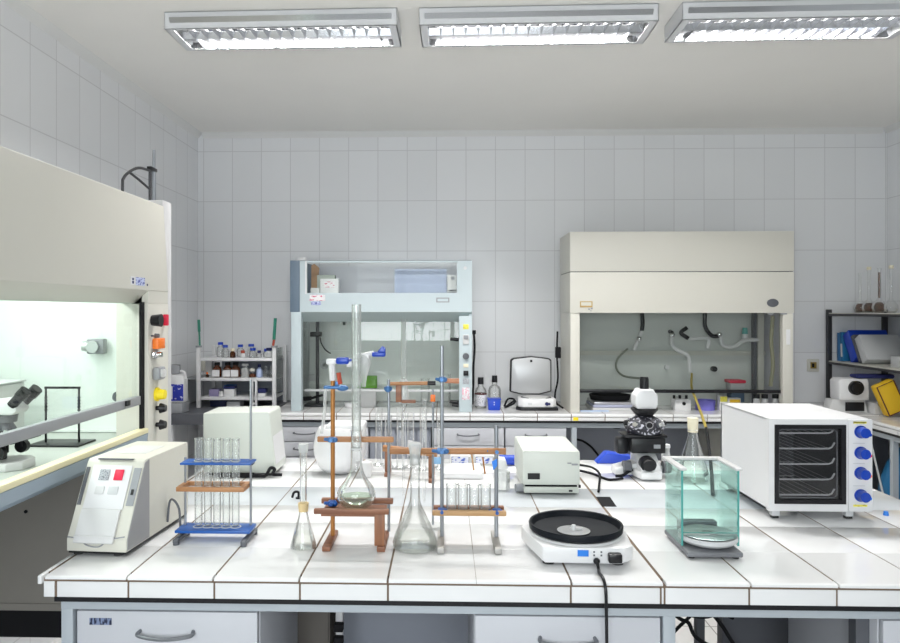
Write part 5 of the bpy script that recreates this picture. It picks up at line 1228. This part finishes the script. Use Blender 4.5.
# conical flask with cork and long tube
cf = conical((-.365, 1.842, BT+.0005), .034, .088, .100, .010, 'small conical flask with a cork and tall glass tube left of the wooden stand', 'liquid', None, .45)
obj('cork', MB().cyl((0, 0, .0945), (0, 0, .116), .012, .014), 'cork', cf, local=True)
obj('tall_tube', MB().lathe([(.007, .1165), (.0092, .119), (.0092, .245), (.011, .250), (.012, .254)], n=24), 'glassh', cf, local=True)
obj('stopper', MB().cyl((0, 0, .246), (0, 0, .268), .0115, .0135), 'glassw', cf, local=True)

# wooden stand with the pale green flask
ws = thing('flask_stand', 'red brown wooden stand with blue clamps holding the pale green flask', 'stand', (-.235, 1.90, BT))
for x in (-.302, -.163):
    obj('foot', MB().box(x-.0105, x+.0105, 1.815, 1.955, BT+.0004, BT+.014, 0, .002), 'woodD', ws)
obj('rod', MB().cyl((-.299, 1.905, BT+.0142), (-.299, 1.905, 1.245), .0058, n=14), 'brownrod', ws)
obj('rod', MB().cyl((-.153, 1.945, BT+.0142), (-.153, 1.945, 1.245), .0042, n=12), 'rod', ws)
obj('upright', MB().box(-.180, -.154, 1.820, 1.832, BT+.0146, .9142, 0, .001), 'woodDZ', ws)
obj('shelf_slat', MB().box(-.334, -.143, 1.817, 1.831, .9145, .9275, 0, .002), 'woodD', ws)
obj('shelf_slat', MB().box(-.332, -.140, 1.918, 1.934, .914, .928, 0, .002), 'woodD', ws)
obj('shelf_board', MB().box(-.318, -.155, 1.8325, 1.9175, .905, .9141), 'woodD', ws)
obj('cross_arm', MB().box(-.338, -.136, 1.888, 1.898, 1.084, 1.099, 0, .003), 'woodX', ws)
def clamp(x, y, z, m='blue', par=ws, w=.014):
    b = MB(); b.box(x-w, x+w, y-.010, y+.010, z-.007, z+.007, 0, .003); b.cyl((x-w*.9, y-.004, z), (x-w*2.0, y-.008, z+.002), .005, .004, n=10); b.cyl((x, y-.009, z), (x, y-.022, z+.001), .006, .0045, n=10); b.ball((x+w*.9, y-.006, z), .007)
    return obj('clamp', b, m, par)
clamp(-.299, 1.893, 1.091, 'steelblue', w=.010); clamp(-.299, 1.893, .923, 'blue', w=.010)
b = MB(); b.box(-.322, -.272, 1.89, 1.912, 1.224, 1.232, 0, .003); b.ball((-.272, 1.898, 1.226), .010, sc_=(1.6, 1, .8)); b.box(-.292, -.282, 1.894, 1.904, 1.23, 1.244, 0, .002)
obj('wing_clamp', b, 'steelblue', ws)
obj('glass_elbow', MB().tube([(-.299, 1.905, 1.2455), (-.301, 1.905, 1.275), (-.303, 1.905, 1.297)], .0085).box(-.316, -.289, 1.895, 1.915, 1.288, 1.303, 0, .004), 'white', ws)
obj('burette_clamp', MB().cyl((-.289, 1.905, 1.296), (-.25, 1.905, 1.296), .005).cyl((-.262, 1.905, 1.288), (-.205, 1.905, 1.299), .0075).tube([(-.245, 1.905, 1.303), (-.215, 1.90, 1.313), (-.190, 1.90, 1.319)], .006).box(-.238, -.20, 1.89, 1.91, 1.304, 1.319, 0, .004), 'white', ws)
obj('wing_knob', MB().box(-.289, -.255, 1.892, 1.918, 1.289, 1.307, 0, .005).cyl((-.258, 1.905, 1.298), (-.243, 1.905, 1.298), .006, .004), 'knob', ws)['label'] = 'left blue wing knob'
obj('wing_knob', MB().box(-.194, -.158, 1.89, 1.91, 1.309, 1.322, 0, .004).prism([(-.180, 1.322), (-.158, 1.315), (-.158, 1.332), (-.167, 1.338)], 'Y', 1.894, 1.906, 0, .002), 'knob', ws)['label'] = 'right blue wing knob'
obj('red_bulb', MB().tube([(-.281, 1.885, 1.268), (-.279, 1.885, 1.255), (-.276, 1.885, 1.238)], .006), 'redrub', ws)
obj('glass_loop', MB().tube([(-.305, 1.93, 1.222), (-.322, 1.93, 1.215), (-.325, 1.93, 1.16), (-.333, 1.93, 1.10)], .0045), 'glassw', ws)
obj('bulb_adapter', MB().lathe([(.011, .089), (.0185, .083), (.018, .060), (.013, .042), (.0085, .026), (.006, .010), (.005, 0)], (-.2165, 1.905, 1.228), 24), 'glassw', ws)
ff = thing('florence_flask', 'round flask of pale green liquid with a tall tube on the wooden stand', 'flask', (-.232, 1.872, .9146))
prof = [(0, .0006), (.022, .001), (.040, .011), (.0505, .028), (.0505, .040), (.044, .058), (.031, .074), (.021, .090), (.0155, .108), (.0145, .13), (.0145, .20), (.016, .205)]
obj('body', MB().lathe(prof, n=40), 'glass', ff, local=True)
obj('liquid', MB().lathe([(0, .003), (.021, .004), (.038, .013), (.0475, .028), (.0475, .032), (0, .032)], n=40), 'greenliquid', ff, local=True)
obj('neck_ring', MB().lathe([(.0148, .155), (.0156, .156), (.0156, .158), (.0148, .159)], n=24), 'lgrey', ff, local=True)
obj('tall_tube', MB().lathe([(.009, .150), (.0125, .165), (.0125, .530), (.0128, .533), (.0105, .533), (.0105, .20)], n=24), 'glassh', ff, local=True)
# tall volumetric flask
vf = thing('volumetric_flask', 'large clear volumetric flask with a frosted neck in front on the island', 'flask', (-.078, 1.848, BT+.0005))
obj('body', MB().lathe([(0, .001), (.050, .001), (.056, .006), (.0575, .018), (.050, .042), (.036, .072), (.022, .100), (.0145, .118), (.0125, .135), (.0118, .19), (.0135, .193), (.0142, .255)], n=40), 'glass', vf, local=True)
obj('liquid', MB().lathe([(0, .003), (.048, .003), (.0535, .008), (.0545, .018), (.050, .034), (0, .034)], n=40), 'liquid', vf, local=True)
obj('stopper', MB().lathe([(0, .215), (.0125, .215), (.0145, .252), (.0165, .257), (.0165, .268), (.012, .272), (0, .272)], n=28), 'glassw', vf, local=True)

# metal stand with the wooden shelf of small tubes
ms = thing('tube_stand', 'two rod metal stand with light wood shelf and blue clamps', 'stand', (.066, 1.89, BT))
for x in (-.012, .132):
    obj('foot', MB().box(x-.009, x+.009, 1.805, 1.958, BT+.0004, BT+.016, 0, .003), 'iron', ms)
obj('rod', MB().cyl((-.009, 1.90, BT+.0162), (-.009, 1.90, 1.338), .0050, n=14), 'rod', ms)
obj('rod', MB().cyl((.134, 1.90, BT+.0162), (.134, 1.90, 1.128), .0055, n=14), 'rod', ms)
obj('shelf_slat', MB().box(-.034, .158, 1.868, 1.886, .898, .911, 0, .003), 'woodL', ms)
obj('shelf_slat', MB().box(-.032, .156, 1.916, 1.932, .898, .911, 0, .003), 'woodD', ms)
obj('shelf_board', MB().box(-.03, .154, 1.8862, 1.9158, .898, .903), 'woodL', ms)
obj('cross_bar', MB().cyl((-.148, 1.925, 1.055), (.158, 1.885, 1.064), .0085, n=14), 'woodX', ms)
for x, z in ((-.009, .906), (.134, .906)): clamp(x, 1.888, z, 'blue', ms, .011)
for x, z in ((-.009, 1.062), (.134, 1.062)): clamp(x, 1.894, z, 'steelblue', ms, .013)
clamp(-.009, 1.893, 1.25, 'steelblue', ms, .008)
obj('side_arm', MB().cyl((-.002, 1.893, 1.247), (.036, 1.893, 1.246), .006, .007), mat('salmon_wood', (.50, .22, .12), .55), ms)
obj('tag', MB().prism([(.120, 1.040), (.134, 1.048), (.134, 1.030), (.124, 1.018)], 'Y', 1.865, 1.870), 'dial', ms)
obj('tag', MB().box(-.03, -.012, 1.88, 1.885, 1.03, 1.048, 0, .001), mat('pale_blue_tag', (.25, .45, .68), .5), ms)
g0 = None
for i in range(4):
    loc = (.016+i*.030, 1.9, .9036)
    if g0 is None:
        g0 = thing('glass_beaker', 'small empty glass tube standing on the light wood shelf', 'beaker', loc, 0, 'small glass tubes on the light wood shelf')
        obj('body', MB().lathe([(0, .0006), (.011, .0006), (.0138, .004), (.0138, .066), (.0155, .070), (.0128, .068)], n=24), 'glassh', g0, local=True)
    else: dup(g0, loc)

# arm with the hanging burette on the tall grey rod
br_ = thing('burette', 'long clear burette hanging from an orange arm with a black tip', 'burette', (-.105, 1.93, 1.03))
obj('tube', MB().lathe([(.004, -.10), (.004, .02), (.0065, .03), (.0065, .375), (.008, .378)], (-.113, 1.948, 1.03), 20), 'glass', br_)
obj('tap', MB().lathe([(0, .0), (.013, .002), (.014, .03), (.010, .055), (.012, .062), (.006, .068)], (-.113, 1.948, 1.178), 20), 'glassw', br_)
obj('arm', MB().cyl((-.148, 1.935, 1.234), (-.048, 1.935, 1.236), .005), 'woodX', br_)
obj('arm_tip', MB().cyl((-.048, 1.935, 1.236), (-.026, 1.935, 1.236), .006), 'black', br_)
obj('holder', MB().box(-.133, -.118, 1.928, 1.942, 1.185, 1.231, 0, .001).box(-.118, -.08, 1.93, 1.94, 1.183, 1.191, 0, .001), 'woodD', br_)
obj('clamp', MB().box(-.165, -.143, 1.93, 1.9405, 1.216, 1.226, 0, .003).ball((-.154, 1.93, 1.22), .009), 'steelblue', br_)
t = thing('burette', 'thin glass burette with an orange clip right of the hanging one', 'burette', (-.035, 1.99, BT))
obj('base', MB().cyl((-.035, 2.03, BT+.0003), (-.035, 2.03, BT+.008), .03), 'glassw', t)
obj('rod', MB().cyl((-.035, 2.03, BT+.008), (-.035, 2.03, 1.21), .0032), 'rod', t)
obj('clip', MB().box(-.042, -.028, 2.02, 2.026, 1.175, 1.195, 0, .002), 'orange', t)
obj('tube', MB().lathe([(.003, .0), (.0055, .03), (.0055, .29), (.007, .293)], (-.06, 2.03, .89), 16), 'glass', t)
obj('connector', MB().box(-.06, -.035, 2.027, 2.033, 1.13, 1.135), 'glassw', t)
# low wooden rack behind, with glass tubes
wr = thing('wooden_rack', 'low wooden rack holding glass tubes behind the tall stands', 'rack', (-.135, 2.65, BT))
for x, y in ((-.215, 2.69), (-.05, 2.60)):
    obj('leg', MB().box(x-.011, x+.011, y-.01, y+.01, BT+.0105, .905, 0, .001), 'woodDZ', wr)
    obj('foot', MB().box(x-.010, x+.010, y-.05, y+.05, BT+.0003, BT+.0102, 0, .001), 'woodD', wr)
obj('bar', MB().prism([(-.235, 2.685), (-.03, 2.585), (-.03, 2.615), (-.235, 2.715)], 'Z', .905, .925, 0, .002), 'woodX', wr)
obj('black_clip', MB().box(-.13, -.09, 2.62, 2.628, .894, .9045), 'black', wr)
gt = None
for i, (x, y, h) in enumerate([(-.262, 2.83, .225), (-.222, 2.79, .20), (-.175, 2.78, .235), (-.135, 2.80, .215), (-.085, 2.76, .235), (-.02, 2.78, .20)]):
    lab = ['glass cylinder beside the white centrifuge, leftmost behind the low wooden rack', 'second glass cylinder from the centrifuge behind the low wooden rack', 'third glass cylinder from the centrifuge, behind the low wooden rack', 'fourth glass cylinder from the centrifuge, behind the low wooden rack', 'fifth glass cylinder from the centrifuge, behind the low wooden rack', 'rightmost glass cylinder behind the low wooden rack'][i]
    c = thing('measuring_cylinder', lab, 'cylinder', (x, y, BT+.0005), 0, 'glass cylinders behind the low wooden rack')
    obj('body', MB().lathe([(0, .0005), (.022, .0005), (.022, .006), (.014, .012), (.014, h), (.016, h+.004)], n=20), 'glass', c, local=True)
    if i == 3: obj('label', MB().box(-.010, .010, -.0160, -.0150, .05, .11), 'lab_white', c, local=True)
single('gas_hook', MB().tube([(-.478, 2.33, BT+.0003), (-.478, 2.33, BT+.02), (-.49, 2.32, BT+.022), (-.494, 2.31, BT+.008)], .004).cyl((-.478, 2.33, BT-.0002), (-.478, 2.33, BT+.004), .009), 'blackm', (-.478, 2.33, BT), 'small black hooked tap in the grey strip behind the corked flask', 'tap')

# ------------------------------------------------------------------ camera and picture settings
cam = bpy.data.cameras.new('camera'); cam.sensor_width = 36; cam.lens = 36*720/900
cam.shift_x = (450-424)/900; cam.shift_y = -(321.5-311)/900; cam.clip_start = .05
co = bpy.data.objects.new('camera', cam); COL.objects.link(co)
co.location = (0, 0, 1.43); co.rotation_euler = (PI/2, 0, math.radians(1.7))
sc.camera = co
vs = sc.view_settings
sc.display_settings.display_device = 'sRGB'
vs.view_transform = 'Standard'; vs.look = 'None'; vs.gamma = 1; vs.use_curve_mapping = False
vs.exposure = -0.22
cy_ = sc.cycles
cy_.max_bounces = 10; cy_.diffuse_bounces = 6; cy_.glossy_bounces = 4; cy_.transparent_max_bounces = 40
cy_.caustics_reflective = False; cy_.caustics_refractive = False
cy_.sample_clamp_indirect = 6
cy_.use_denoising = True
